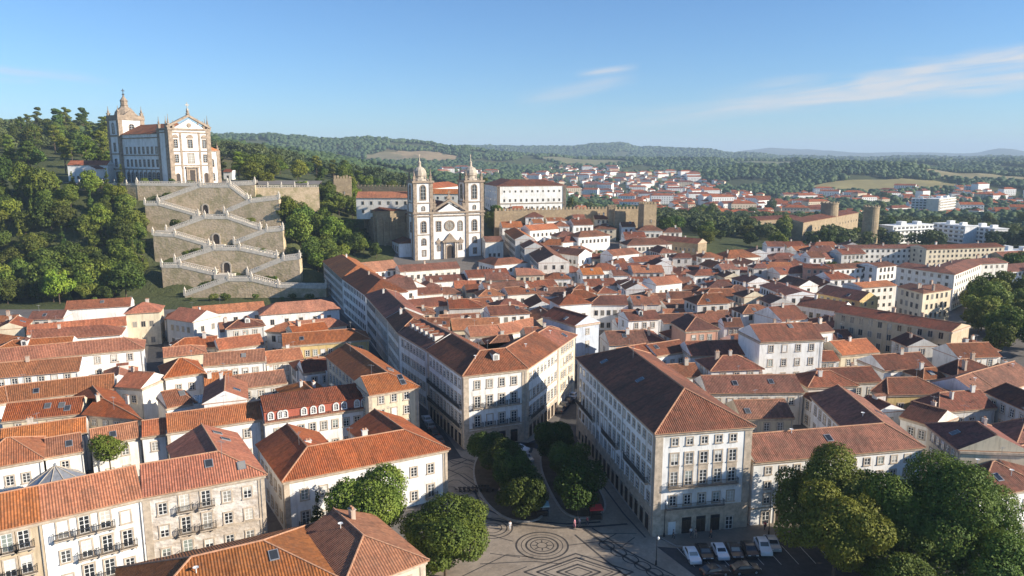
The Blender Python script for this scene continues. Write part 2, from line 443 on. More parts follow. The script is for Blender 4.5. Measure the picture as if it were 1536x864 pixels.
def foliage(name, c1, c2, c3, scale):
    m, nt, b = mat(name); N = NT(nt); oi = N.n("ShaderNodeObjectInfo"); geo = N.n("ShaderNodeNewGeometry")
    n = N.noise(geo.outputs['Position'], scale, 3, .6)
    isl = geo.outputs['Random Per Island']
    c = N.mix(N.ramp(n, [(.35, (0,0,0)), (.68, (1,1,1))]), c1, c2)
    c = N.mix(N.math('MULTIPLY', isl, .45), c, c3)
    hsv = N.n("ShaderNodeHueSaturation"); N.l(c, hsv.inputs['Color'])
    N.l(N.math('MULTIPLY_ADD', oi.outputs['Random'], .055, .47), hsv.inputs['Hue'])
    N.l(N.math('MULTIPLY_ADD', N.math('FRACT', N.math('MULTIPLY', oi.outputs['Random'], 9.7)), .7, .65), hsv.inputs['Value'])
    N.l(N.mix(1.0, hsv.outputs[0], oi.outputs['Color'], 'MULTIPLY'), b.inputs['Base Color'])
    b.inputs['Roughness'].default_value = .65; b.inputs['Specular IOR Level'].default_value = .2
    tr = N.n("ShaderNodeBsdfTranslucent"); N.l(N.mix(1.0, hsv.outputs[0], oi.outputs['Color'], 'MULTIPLY'), tr.inputs['Color'])
    mx = N.n("ShaderNodeMixShader"); mx.inputs[0].default_value = .2
    out = nt.nodes['Material Output']; N.l(b.outputs[0], mx.inputs[1]); N.l(tr.outputs[0], mx.inputs[2]); N.l(mx.outputs[0], out.inputs[0])
    return m
M['leaf'] = foliage('leaves', (.105,.15,.03), (.19,.22,.038), (.06,.085,.018), .3)
M['leaf_far'] = foliage('distant_leaves', (.042,.072,.03), (.105,.135,.045), (.085,.105,.035), .007)
# ---------------------------------------------------------------- windows and other wall pieces (origin at bottom centre on the wall, outward is -y)
TPL = {}
def tpl(key, fn, mats, name):
    if key not in TPL:
        mb = MB(); fn(mb); TPL[key] = mb.mesh(name, mats)
    return TPL[key]
def win_frame(w, h, cols, rows, s=.2, sill=True, apron=0.0, detail=True):
    def fn(b):
        if s > 0:
            b.box(-w/2-s, -w/2, -.10, 0, -.02, h+s, 0); b.box(w/2, w/2+s, -.10, 0, -.02, h+s, 0)
            b.box(-w/2, w/2, -.10, 0, h, h+s, 0)
            b.box(-w/2-s-.06, w/2+s+.06, -.18, 0, -.2, -.021, 0)
        if apron > 0: b.box(-w/2-s, w/2+s, -.07, 0, -.2-apron, -.201, 0)
        e = .075
        b.box(-w/2, -w/2+e, -.06, 0, 0, h, 1); b.box(w/2-e, w/2, -.06, 0, 0, h, 1)
        b.box(-w/2+e, w/2-e, -.06, 0, 0, e, 1); b.box(-w/2+e, w/2-e, -.06, 0, h-e, h-.001, 1)
        if detail:
            for i in range(1, cols): x = -w/2 + w*i/cols; k = .055 if i*2 == cols else .03; b.box(x-k, x+k, -.055, 0, e, h-e, 1)
            for j in range(1, rows): z = h*j/rows; b.box(-w/2+e, w/2-e, -.05, 0, z-.03, z+.03, 1)
    return fn
def win_pane(w, h):
    return lambda b: b.box(-w/2+.03, w/2-.03, -.03, .0, .03, h-.03, 0)
def far_win(w, h):
    def fn(b):
        b.box(-w/2-.14, w/2+.14, -.05, 0, -.14, h+.14, 0)
        b.box(-w/2, -.05, -.08, -.0501, 0, h, 1); b.box(.05, w/2, -.08, -.0501, 0, h, 1)
    return fn
def balcony_fn(L, dep=.75, hh=1.0):
    def fn(b):
        b.box(-L/2, L/2, -dep, 0, -.16, 0, 0)
        for x in (-L/2+.25, L/2-.25): b.box(x-.1, x+.1, -dep*.8, 0, -.42, -.161, 0)
        b.box(-L/2, L/2, -dep, -dep+.05, hh-.05, hh, 1); b.box(-L/2, L/2, -dep, -dep+.04, .08, .12, 1)
        for sx in (-1, 1):
            x = sx*(L/2-.025); b.box(x-.025, x+.025, -dep+.05, 0, hh-.05, hh, 1)
            for k in range(4): y = -dep + dep*(k+.5)/4; b.box(x-.015, x+.015, y-.015, y+.015, 0, hh-.05, 1)
        n = max(4, int(L/.16))
        for i in range(n+1): x = -L/2+.03 + (L-.06)*i/n; b.box(x-.016, x+.016, -dep+.005, -dep+.037, .001, hh-.05, 1)
    return fn
def door_fn(w, h):
    def fn(b):
        b.box(-w/2-.28, -w/2, -.12, 0, 0, h+.28, 0); b.box(w/2, w/2+.28, -.12, 0, 0, h+.28, 0); b.box(-w/2, w/2, -.12, 0, h, h+.28, 0)
    return fn
def door_leaf(w, h):
    def fn(b):
        b.box(-w/2, -.015, -.05, 0, .02, h*.78, 0); b.box(.015, w/2, -.05, 0, .02, h*.78, 0)
        for sx in (-1, 1):
            for z0, z1 in ((.2, .35*h), (.4*h, .72*h)):
                a = sx*(w*.25); b.box(a-w*.15, a+w*.15, -.07, -.051, z0, z1, 0)
        b.box(-w/2, w/2, -.045, 0, h*.79, h, 1)
    return fn
RND2 = random.Random(99)
KINDS = {  # kind: (w, h, cols, rows, surround, apron)
 'w': (1.15, 1.75, 2, 3, .2, 0), 'W': (1.25, 2.0, 2, 3, .24, .75), 's': (1.05, 1.25, 2, 2, .18, 0), 'f': (1.25, 2.45, 2, 4, .22, 0),
 'F': (1.25, 2.45, 2, 4, .22, 0), 'g': (1.3, 2.3, 2, 3, .28, 0), 't': (.85, 1.05, 2, 2, .14, 0)}
def place_window(root, kind, x, y, z, rz, D, col, off=(0,0,0), L=None, smat='stone'):
    """x, y, z in world; returns the window"""
    loc = (x-off[0], y-off[1], z-off[2])
    if kind == 'd':
        o = link('door', tpl(('door', smat), door_fn(1.7, 2.9), [M[smat]], 'door'), root, loc, rz)
        link('door_leaf', tpl('leaf', door_leaf(1.7, 2.9), [M['dark_wood'], M['glass']], 'door_leaf'), o)
        return o
    w, h, c, r, s, ap = KINDS[kind]
    if D > 235:
        return link('window', tpl(('far', kind), far_win(w, h), [M['stone_l'], M['glass']], 'window'), root, loc, rz)
    o = link('window', tpl(('win', kind, smat), win_frame(w, h, c, r, s, True, ap), [M[smat], M['white']], 'window'), root, loc, rz)
    link('pane', tpl(('pane', kind), win_pane(w, h), [M['glass']], 'pane'), o)
    q = RND2.random()
    if q < .33:
        z0 = h*RND2.choice((.0, .35, .55, .7)); bk = ('blind', kind, z0)
        link('blind', tpl(bk, lambda b: b.box(-w/2+.05, w/2-.05, -.045, -.031, z0+.04, h-.06, 0), [M['cloth']], 'blind'), o, color=RND2.choice(((.6,.58,.52), (.5,.47,.4), (.7,.69,.66), (.22,.25,.22))))
    if kind == 'f':
        link('balcony', tpl('balc', balcony_fn(2.3), [M['stone'], M['iron']], 'balcony'), root, loc, rz)
    return o

def offs(poly, d):
    """closed counter-clockwise polygon moved outwards by d"""
    n = len(poly); out = []
    for i in range(n):
        a, b, c = poly[i-1], poly[i], poly[(i+1) % n]
        e1 = Vector((b[0]-a[0], b[1]-a[1])).normalized(); e2 = Vector((c[0]-b[0], c[1]-b[1])).normalized()
        n1 = Vector((e1.y, -e1.x)); n2_ = Vector((e2.y, -e2.x)); k = max(.25, 1 + n1.dot(n2_))
        q = (n1 + n2_) / k * d
        out.append((b[0]+q.x, b[1]+q.y))
    return out
FOOT = []     # footprints already taken, for the houses that fill the old town
def range_geo(pts, w):
    T = []; 
    for a, b in zip(pts, pts[1:]): T.append(Vector((b[0]-a[0], b[1]-a[1])).normalized())
    Nn = [Vector((-t.y, t.x)) for t in T]
    def at(i, d, ext=0.0):
        p = Vector(pts[i])
        if i == 0: return p + Nn[0]*d - T[0]*ext
        if i == len(pts)-1: return p + Nn[-1]*d + T[-1]*ext
        a, b = Nn[i-1], Nn[i]; return p + (a+b)/(1+a.dot(b))*d
    return T, Nn, at

def rangeb(name, cat, label, pts, w, h, z0=0.0, ends='hh', roof='roof_o', wall=(.72,.70,.66), walls=None, specs=None, bay=3.0, floors=None,
           slope=.48, ov=.5, group=None, cornice=True, quoin=False, base=0.0, basemat='stone', far=None, caps=None, skip=(), smat='stone', wallmat='plaster',
           edge_specs=None, course=(), minfloor=0, foot=True, roofcol=None):
    T, Nn, at = range_geo(pts, w); n = len(pts)
    x0, y0 = pts[0]; off = (x0, y0, z0)
    D = math.hypot(sum(p[0] for p in pts)/n, sum(p[1] for p in pts)/n)
    far = (D > 235) if far is None else far
    caps = (not far) if caps is None else caps
    root = thing(name, cat, label, off, 0, group)
    O = [at(i, 0) for i in range(n)]; I = [at(i, w) for i in range(n)]
    poly = [tuple(p) for p in O] + [tuple(p) for p in reversed(I)]
    ez = z0 + h
    # walls
    mb = MB(); mb.prism(poly, z0-2.5, ez, 0, top=False, bottom=False)
    wo = link('wall', mb.mesh('wall', [M[wallmat]], off), root, color=wall)
    # roof
    rb = MB(); E = ez + .15; hw = w/2 + ov; rz_ = E + hw*slope
    gx0 = ov if ends[0] == 'h' else .06; gx1 = ov if ends[1] == 'h' else .06
    Oe = [at(i, -ov, (gx0 if i == 0 else gx1)) for i in range(n)]; Ie = [at(i, w+ov, (gx0 if i == 0 else gx1)) for i in range(n)]
    L0 = (at(1, w/2)-at(0, w/2)).length; L1 = (at(n-1, w/2)-at(n-2, w/2)).length
    ins0 = min(w/2, L0*(.46 if n == 2 else .9)); ins1 = min(w/2, L1*(.46 if n == 2 else .9))
    R = [at(i, w/2, (-ins0 if ends[0] == 'h' else gx0) if i == 0 else (-ins1 if ends[1] == 'h' else gx1)) for i in range(n)]
    sl = math.sqrt(1+slope*slope)
    def q3(p, z): return (p.x, p.y, z)
    for i in range(n-1):
        t, nn = T[i], Nn[i]
        def uv(p, inner=False):
            d = (p-Vector(pts[i])).dot(nn); d = (w-d) if inner else d
            return ((p-Vector(pts[i])).dot(t), (d+ov)*sl)
        A, B, C_, D_ = Oe[i], Oe[i+1], R[i+1], R[i]
        rb.face([q3(A,E), q3(B,E), q3(C_,rz_), q3(D_,rz_)], 0, [uv(A),uv(B),uv(C_),uv(D_)])
        A, B, C_, D_ = Ie[i+1], Ie[i], R[i], R[i+1]
        rb.face([q3(A,E), q3(B,E), q3(C_,rz_), q3(D_,rz_)], 0, [uv(A,1),uv(B,1),uv(C_,1),uv(D_,1)])
    for (a, b, r, k, t) in ((Ie[0], Oe[0], R[0], ends[0], Nn[0]), (Oe[-1], Ie[-1], R[-1], ends[1], Nn[-1])):
        if k == 'h':
            rb.face([q3(a,E), q3(b,E), q3(r,rz_)], 0, [(0,0), ((b-a).length,0), ((b-a).length/2, hw*sl)])
        else:
            rb.face([q3(a,E), q3(b,E), q3(r,rz_)], 1)
    eave = [tuple(p) for p in Oe] + [tuple(p) for p in reversed(Ie)]
    rb.prism(eave, ez-.02, E, 1 if False else 2, top=False, bottom=True)
    if caps:
        for i in range(n-1): rb.tube(q3(R[i],rz_+.02), q3(R[i+1],rz_+.02), .15, None, 5, 2)
        for (a, b, r, k) in ((Ie[0], Oe[0], R[0], ends[0]), (Oe[-1], Ie[-1], R[-1], ends[1])):
            if k == 'h':
                rb.tube(q3(a,E+.02), q3(r,rz_+.02), .13, None, 5, 2); rb.tube(q3(b,E+.02), q3(r,rz_+.02), .13, None, 5, 2)
        for i in range(1, n-1):
            rb.tube(q3(Oe[i],E+.02), q3(R[i],rz_+.02), .13, None, 5, 2)
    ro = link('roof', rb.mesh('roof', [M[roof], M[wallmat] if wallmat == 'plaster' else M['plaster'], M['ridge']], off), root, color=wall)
    if not far:
        if cornice:
            mb = MB(); mb.prism(offs(poly, .28), ez-.45, ez-.03); mb.prism(offs(poly, .14), ez-.62, ez-.451)
            link('cornice', mb.mesh('cornice', [M[smat]], off), root)
        for zc in course:
            mb = MB(); mb.prism(offs(poly, .12), z0+zc-.15, z0+zc+.1); link('string_course', mb.mesh('string_course', [M[smat]], off), root)
        if base:
            mb = MB(); mb.prism(offs(poly, .05), z0-2.5, z0+base); link('stone_base', mb.mesh('stone_base', [M[basemat]], off), root)
        if quoin:
            m_ = len(poly); oo = offs(poly, .09)
            for i in range(m_):
                a, b, c = Vector(poly[i-1]), Vector(oo[i]), Vector(poly[(i+1) % m_])
                e1 = (Vector(oo[i-1])-b).normalized(); e2 = (Vector(oo[(i+1) % m_])-b).normalized()
                if e1.dot(e2) < -.9: continue
                i1 = Vector((-(-e1).y, (-e1).x))*.4; i2 = Vector((-e2.y, e2.x))*.4
                q = quoin
                pp = [b, b+e2*q, b+e2*q+i2, b+i1+i2, b+e1*q+i1, b+e1*q]
                mb = MB(); mb.prism([tuple(p) for p in pp], z0-1, ez-.64 if cornice else ez-.05)
                link('quoin', mb.mesh('quoin', [M[smat]], off), root)
        for e in range(n-1):       # downpipes
            A, B2 = Vector(poly[e]), Vector(poly[e+1]); L = (B2-A).length; t = (B2-A)/L; nr = Vector((t.y, -t.x))
            for k in range(max(1, int(L/13))):
                p = A+t*(L*(k+.97)/max(1, int(L/13)))+nr*.12; mb = MB(); mb.tube((p.x, p.y, z0-.5), (p.x, p.y, ez-.5), .055)
                link('downpipe', mb.mesh('downpipe', [M['zinc']], off), root)
    # windows
    if floors is None: floors = max(1, int(round(h/3.4)))
    fh = h/floors
    cand = []
    ne = len(poly)
    for e in range(ne):
        if e in skip: continue
        A, B = Vector(poly[e]), Vector(poly[(e+1) % ne]); L = (B-A).length
        t = (B-A)/L if L > 1e-6 else Vector((1, 0)); nrm = Vector((t.y, -t.x)); mid = (A+B)/2
        if nrm.dot(-mid)/mid.length < (.08 if e < n-1 else .12): continue
        sp = (edge_specs or {}).get(e)
        if sp is None:
            if L < 4: continue
            gab = (e == n-1 and ends[1] == 'g') or (e == ne-1 and ends[0] == 'g')
            bb = bay*(1.6 if gab else 1.0)
            sp = dict(n=max(1, int(L/bb)), rows=[((fh*k+min(.9, fh*.3)) if fh > 2.6 else fh*k+.5, 'w' if fh > 3.1 else 's') for k in range(minfloor, floors)], m=1.3)
            if gab and RND.random() < .5: continue
        mg = sp.get('m', 1.5); nb = sp['n']
        for zc, kd in sp['rows']:
            kinds = kd if isinstance(kd, (list, tuple, str)) else [kd]
            for b in range(nb):
                k = kinds[b % len(kinds)]
                if k == '.': continue
                s = mg + (L-2*mg)*(b+.5)/nb
                p = A + t*s; rz = math.atan2(t.y, t.x)
                pr = nrm*(.05 if (base and zc < base) else 0.0)
                cand.append((p.length, k, p.x+pr.x, p.y+pr.y, z0+zc, rz))
        for (s0, s1, zb) in sp.get('long', ()):
            a = A+t*(mg+(L-2*mg)*s0); bq = A+t*(mg+(L-2*mg)*s1); c = (a+bq)/2
            mb = MB(); balcony_fn((bq-a).length)(mb)
            link('balcony', mb.mesh('balcony', [M['stone'], M['iron']]), root, (c.x-x0, c.y-y0, zb), math.atan2(t.y, t.x))
    cand.sort()
    for c in cand[:100]:
        place_window(root, c[1], c[2], c[3], c[4], c[5], c[0], wall, off, smat=smat)
    rest = cand[100:]
    if rest:
        mb = MB()
        for c in rest:
            ww, hh = KINDS.get(c[1], (1.2, 2))[:2]; tmp = MB(); far_win(ww, hh)(tmp); mb.add(tmp, c[2:5], c[5])
        o = link('window', mb.mesh('window', [M['stone'], M['glass']], off), root); o['kind'] = 'stuff'
    if foot:
        for i in range(n-1): FOOT.append([tuple(O[i]), tuple(O[i+1]), tuple(I[i+1]), tuple(I[i])])
    info = dict(root=root, roof=ro, pts=pts, w=w, z0=z0, h=h, E=E, slope=slope, ov=ov, T=T, N=Nn, rz=rz_, at=at, off=off, D=D)
    return info
def chimney_mesh(k):
    def fn(b):
        b.box(-.45, .45, -.3, .3, -1.6, .9, 0); b.box(-.55, .55, -.4, .4, .9, 1.02, 0)
        for x in (-.22, .22): b.box(x-.13, x+.13, -.13, .13, 1.02, 1.35, 1)
    return fn
def onroof(B, seg, s, d, up=0.0):
    p = Vector(B['pts'][seg]) + B['T'][seg]*s + B['N'][seg]*d
    z = B['E'] + (min(d, B['w']-d)+B['ov'])*B['slope'] + up
    return (p.x-B['off'][0], p.y-B['off'][1], z-B['off'][2])
def chimney(B, seg, s, d, sc_=1.0, col=(.7,.68,.63)):
    rz = math.atan2(B['T'][seg].y, B['T'][seg].x)
    return link('chimney', tpl('chim', chimney_mesh(0), [M['plaster'], M['ridge']], 'chimney'), B['roof'], onroof(B, seg, s, d, .35), rz, color=col, scale=(sc_, sc_, sc_))
def skylight(B, seg, s, d):
    def fn(b):
        b.box(-.6, .6, -.8, .8, -.05, .14, 0); b.box(-.48, .48, -.68, .68, .1401, .16, 1)
    o = link('skylight', tpl('sky', fn, [M['zinc'], M['glass']], 'skylight'), B['roof'], onroof(B, seg, s, d))
    rz = math.atan2(B['T'][seg].y, B['T'][seg].x); a = math.atan(B['slope']) * (1 if d < B['w']/2 else -1)
    o.rotation_euler = (Matrix.Rotation(rz, 3, 'Z') @ Matrix.Rotation(a, 3, 'X')).to_euler(); return o
def dormer(B, seg, s, d, cladding='plaster', w=1.5):
    def fn(b):
        b.box(-w/2, w/2, -.1, 2.2, -.6, 1.35, 0)
        for (a, c) in ((-1, 0), (0, 1)):
            xs = (-w/2-.15, 0) if a else (0, w/2+.15); zz = (1.3, 1.75) if a else (1.75, 1.3)
            b.face([(xs[0],-.3,zz[0]),(xs[1],-.3,zz[1]),(xs[1],2.6,zz[1]),(xs[0],2.6,zz[0])], 1, [(0,0),(0,1),(3,1),(3,0)])
        b.face([(-w/2,-.1,1.35),(w/2,-.1,1.35),(0,-.1,1.72)], 0)
        b.box(-.42, .42, -.16, -.101, .05, 1.15, 2); b.box(-.36, -.03, -.18, -.161, .1, 1.1, 3); b.box(.03, .36, -.18, -.161, .1, 1.1, 3)
    rz = math.atan2(B['T'][seg].y, B['T'][seg].x)
    if d > B['w']/2: rz += math.pi
    return link('dormer', tpl(('dorm', w), fn, [M['plaster'], M['roof_b'], M['white'], M['glass']], 'dormer'), B['roof'], onroof(B, seg, s, d), rz, color=(.68,.66,.62))
def vent(B, seg, s, d):
    def fn(b):
        b.tube((0,0,-.3),(0,0,.7),.06); b.lathe([(.0,.6),(.35,.72),(.36,.75),(.0,.66)], 0, 0, 8)
    return link('satellite_dish', tpl('dish', fn, [M['white']], 'satellite_dish'), B['roof'], onroof(B, seg, s, d))
def antenna(B, seg, s, d):
    def fn(b):
        b.tube((0,0,-.4),(0,0,2.4),.03,None,4); b.tube((-.7,0,2.2),(.7,0,2.2),.02,None,4)
        for k in range(5): b.tube((-.6+k*.3,-.35,2.2),(-.6+k*.3,.35,2.2),.015,None,4)
    return link('antenna', tpl('ant', fn, [M['zinc']], 'antenna'), B['roof'], onroof(B, seg, s, d), RND2.uniform(0, 3))
RND = random.Random(7)
def dress(B, nch=1, nsk=0, ndish=0, seed=0):
    r = random.Random(seed*31+5)
    for i in range(len(B['pts'])-1):
        L = (Vector(B['pts'][i+1])-Vector(B['pts'][i])).length
        if L < 5: continue
        for _ in range(nch): chimney(B, i, L*r.uniform(.15, .85), B['w']*r.uniform(.3, .75), r.uniform(.7, 1.15), r.choice([(.7,.68,.63),(.6,.55,.48),(.5,.4,.32)]))
        for _ in range(nsk): skylight(B, i, L*r.uniform(.15, .85), B['w']*r.uniform(.12, .4))
        if B['D'] < 300 and r.random() < .6: antenna(B, i, L*r.uniform(.1, .9), B['w']*r.uniform(.4, .6))
        for _ in range(ndish): vent(B, i, L*r.uniform(.15, .85), B['w']*r.uniform(.3, .7))

# ---------------------------------------------------------------- trees
def crown_mesh(kind, R, H, n, leaf, seed):
    """n small leaf sprays spread through a crown of lumps; origin at the trunk's foot"""
    rg = np.random.default_rng(seed)
    z0 = H*.14 if kind != 'shrub' else H*.1
    if kind == 'round':
        nb = 36; d = rg.normal(size=(nb, 3)); d /= np.linalg.norm(d, axis=1)[:, None]
        rr = rg.uniform(.25, .78, nb)[:, None]
        c = d*rr*np.array([R, R, (H-z0)*.5]); c[:, 2] += (H+z0)*.5; br = rg.uniform(.22, .42, nb)*R
        br = np.minimum(br, (H-z0)*.32)
    elif kind == 'shrub':
        nb = 9; d = rg.normal(size=(nb, 3)); d /= np.linalg.norm(d, axis=1)[:, None]
        c = d*rg.uniform(.2, .6, nb)[:, None]*np.array([R, R, H*.4]); c[:, 2] += H*.5; br = rg.uniform(.35, .5, nb)*R
    elif kind == 'cone':
        nb = 26; t = rg.uniform(0, 1, nb); a = rg.uniform(0, 6.28, nb); rad = R*(1-t)*.6
        c = np.stack([np.cos(a)*rad, np.sin(a)*rad, z0*.4+(H-z0*.4)*(t*.93)], 1); br = R*(.5*(1-t)+.13)
    else:                     # pine: high, open, layered crown
        nb = 16; t = rg.uniform(.45, 1, nb); a = rg.uniform(0, 6.28, nb); rad = R*rg.uniform(.2, .8, nb)*(1.25-t*.8)
        c = np.stack([np.cos(a)*rad, np.sin(a)*rad, H*t*.97], 1); br = rg.uniform(.22, .42, nb)*R
    w = br**2; w = w/w.sum()
    m = int(n*1.7)
    k = rg.choice(nb, m, p=w); d = rg.normal(size=(m, 3)); d /= np.linalg.norm(d, axis=1)[:, None]
    sq = np.array([1, 1, .8 if kind != 'pine' else .45])
    p = c[k] + d*br[k][:, None]*rg.uniform(.72, 1.06, m)[:, None]*sq
    q = np.zeros(m, bool)
    for j in range(nb):
        dd = (p-c[j])/sq; q |= (np.linalg.norm(dd, axis=1) < br[j]*.62)
    p, d = p[~q], d[~q]; p, d = p[:n], d[:n]; m = len(p)
    nrm = d + rg.normal(size=(m, 3))*.45; nrm[:, 2] += .25; nrm /= np.linalg.norm(nrm, axis=1)[:, None]
    ref = rg.normal(size=(m, 3)); u = np.cross(nrm, ref); u /= np.linalg.norm(u, axis=1)[:, None]; v = np.cross(nrm, u)
    s = leaf*rg.uniform(.55, 1.3, m)[:, None]
    bend = nrm*s*.25
    V = np.stack([p-u*s*.5, p-v*s*.35+bend, p+u*s*.5, p+v*s*.35+bend], 1).reshape(-1, 3)
    return V, m
def quad_mesh(name, V, m, mt):
    me = bpy.data.meshes.new(name)
    me.vertices.add(len(V)); me.vertices.foreach_set('co', V.astype(np.float32).ravel())
    me.loops.add(m*4); me.loops.foreach_set('vertex_index', np.arange(m*4, dtype=np.int32))
    me.polygons.add(m); me.polygons.foreach_set('loop_start', np.arange(0, m*4, 4, dtype=np.int32)); 
    me.materials.append(mt); me.update(calc_edges=True); return me
CROWNS = {}
def crown(kind, R, H, n, leaf, seed, far=False):
    key = (kind, R, H, n, leaf, seed)
    if key not in CROWNS:
        V, m = crown_mesh(kind, R, H, n, leaf, seed); CROWNS[key] = quad_mesh('crown', V, m, M['leaf'])
    return CROWNS[key]
def trunk(kind, R, H, seed):
    key = ('trunk', kind, R, H)
    if key not in CROWNS:
        r = random.Random(seed); b = MB(); r0 = .045*H**.9*.6
        b.tube((0,0,-1.2), (0.1,0,H*.4), r0, r0*.7, 8); b.tube((.1,0,H*.4), (0,.1,H*.86), r0*.7, r0*.15, 6)
        for k in range(6 if kind == 'round' else 3):
            a = k*1.05+r.random(); z = H*r.uniform(.25, .5); q = R*.6
            b.tube((.05,0,z), (math.cos(a)*q, math.sin(a)*q, z+H*r.uniform(.15, .3)), r0*.4, r0*.08, 5)
        CROWNS[key] = b.mesh('trunk', [M['trunk']])
    return CROWNS[key]
TREES = []
def tree(kind, x, y, R, H, n, leaf, seed, label=None, group=None, col=(1,1,1), z=None, desc=None, scl=1.0, name=None):
    z = terr(x, y) if z is None else z
    r = random.Random(seed*7+int(x*13)+int(y*7))
    nm = name or {'round': 'tree', 'cone': 'cypress_tree', 'pine': 'pine_tree', 'shrub': 'shrub'}[kind]
    t = thing(nm, 'shrub' if kind == 'shrub' else 'tree', label, (x, y, z), r.uniform(0, 6.28), group)
    t.scale = (scl, scl, scl*r.uniform(.9, 1.12))
    link('crown', crown(kind, R, H, n, leaf, seed), t, color=col)
    link('trunk' if kind != 'shrub' else 'stem', trunk(kind, R, H, seed), t)
    if not label: TREES.append((t, desc, x, y, z+H*scl*.6))
    return t
def inpoly(x, y, poly):
    c = False; n = len(poly)
    for i in range(n):
        (x1, y1), (x2, y2) = poly[i], poly[i-1]
        if (y1 > y) != (y2 > y) and x < (x2-x1)*(y-y1)/(y2-y1)+x1: c = not c
    return c
def blocked(x, y, r=0.0):
    for f in FOOT:
        if inpoly(x, y, f): return True
        if r:
            for i in range(len(f)):
                a = Vector(f[i-1]); b = Vector(f[i]); ab = b-a; t = max(0, min(1, (Vector((x, y))-a).dot(ab)/max(ab.length_squared, 1e-6)))
                if (a+ab*t-Vector((x, y))).length < r: return True
    return False
# ---------------------------------------------------------------- the ground: one sheet to the horizon
def ground_mat():
    m, nt, b = mat('ground'); N = NT(nt); geo = N.n("ShaderNodeNewGeometry"); p = geo.outputs['Position']
    big = N.noise(p, .004, 5, .6); mid = N.noise(p, .03, 5, .65); fine = N.noise(p, .5, 4, .6)
    c = N.mix(N.ramp(mid, [(.4, (0,0,0)), (.6, (1,1,1))]), (.085,.105,.04), (.055,.075,.028))
    c = N.mix(N.ramp(big, [(.60, (0,0,0)), (.64, (1,1,1))]), c, (.15,.13,.06))
    c = N.mix(N.math('MULTIPLY', fine, .5), c, (.10,.085,.04))
    N.l(c, b.inputs['Base Color']); b.inputs['Roughness'].default_value = .95; b.inputs['Specular IOR Level'].default_value = .1
    N.l(N.bump(N.noise(p, .35, 4, .7), 1.2, .8), b.inputs['Normal'])
    return m
M['ground'] = ground_mat()
def build_ground():
    nth, nr = 340, 300
    rs = [25*(15500/25)**(k/(nr-1)) for k in range(nr)]
    V = []
    for r in rs:
        for i in range(nth):
            a = math.radians(-62+124*i/(nth-1)); x, y = r*math.sin(a), r*math.cos(a)
            V.append((x, y, terr(x, y)-.06))
    Fc = []
    for j in range(nr-1):
        for i in range(nth-1):
            k = j*nth+i; Fc.append((k, k+1, k+nth+1, k+nth))
    me = bpy.data.meshes.new('ground'); me.from_pydata(V, [], Fc); me.materials.append(M['ground'])
    me.polygons.foreach_set('use_smooth', [True]*len(Fc)); me.update()
    struct('ground', me)
build_ground()

def pave_mat(name, base, dark, sc_, joint=.5):
    m, nt, b = mat(name); N = NT(nt); geo = N.n("ShaderNodeNewGeometry"); p = geo.outputs['Position']
    vo = N.n("ShaderNodeTexVoronoi"); vo.inputs['Scale'].default_value = sc_; N.l(p, vo.inputs['Vector'])
    bw = N.n("ShaderNodeRGBToBW"); N.l(vo.outputs['Color'], bw.inputs[0])
    c = N.mix(bw.outputs[0], base, dark)
    c = N.mix(N.ramp(N.noise(p, .12, 5, .7), [(.35, (0,0,0)), (.7, (1,1,1))]), c, N.mix(1.0, c, (.62,.60,.58), 'MULTIPLY'))
    c = N.mix(N.math('MULTIPLY', N.noise(p, 1.5, 4, .8), joint), c, N.mix(1.0, c, (.55,.52,.5), 'MULTIPLY'))
    N.l(c, b.inputs['Base Color']); b.inputs['Roughness'].default_value = .8
    N.l(N.bump(vo.outputs['Distance'], .02, .5), b.inputs['Normal'])
    return m
M['pave_town'] = pave_mat('cobbles', (.22,.20,.18), (.15,.135,.12), 2.5)
M['pave_plaza'] = pave_mat('plaza_paving', (.46,.38,.29), (.34,.285,.22), 2.2, .6)
M['pave_walk'] = pave_mat('sidewalk_slabs', (.30,.26,.205), (.24,.205,.165), 1.1)
def sheet(name, poly, z, mt, zt=None):
    mb = MB(); mb.face([(x, y, z) for x, y in poly]); 
    return struct(name, mb.mesh(name, [mt]))
def strip(mb, pts, w, z, mi=0, closed=False):
    n = len(pts); segs = n if closed else n-1
    for i in range(segs):
        a = Vector(pts[i]); b = Vector(pts[(i+1) % n]); t = (b-a)
        if t.length < 1e-6: continue
        t.normalize(); q = Vector((-t.y, t.x))*w/2; e = t*(w*.22 if closed or 0 < i < n-1 else 0)
        mb.face([(*(a-q-e*0), z), (*(b-q+e), z), (*(b+q+e), z), (*(a+q-e*0), z)], mi)
sheet('pavement', [(-230, 40), (330, 40), (330, 296), (-230, 296)], .0, M['pave_town'])
# the plaza between the corner houses
PLAZA = [P(640, 900), P(1240, 900), P(1130, 815), P(990, 803), P(872, 612), P(842, 640), P(695, 676), P(640, 660), P(668, 748)]
sheet('plaza', PLAZA, .004, M['pave_plaza'])
mb = MB()
def circ(px, py, r, n=56):
    cx, cy = P(px, py); return [(cx+r*math.cos(2*math.pi*k/n), cy+r*math.sin(2*math.pi*k/n)) for k in range(n)]
for r, w in ((7.0, .5), (5.6, .22), (4.3, .5), (3.1, .3), (1.4, .25)): strip(mb, circ(813, 818, r*.6), w*.62, .008, 0, True)
for k in range(8):
    cx, cy = P(813, 818); a = k*math.pi/4; strip(mb, [(cx+.9*math.cos(a), cy+.9*math.sin(a)), (cx+1.6*math.cos(a), cy+1.6*math.sin(a))], .22, .008)
for r, w in ((4.6, .4), (3.4, .4), (2.2, .3)): strip(mb, circ(738, 792, r*.75), w*.6, .008, 0, True)
def diamond(px, py, a, b): 
    cx, cy = P(px, py); return [(cx-a, cy), (cx, cy-b), (cx+a, cy), (cx, cy+b)]
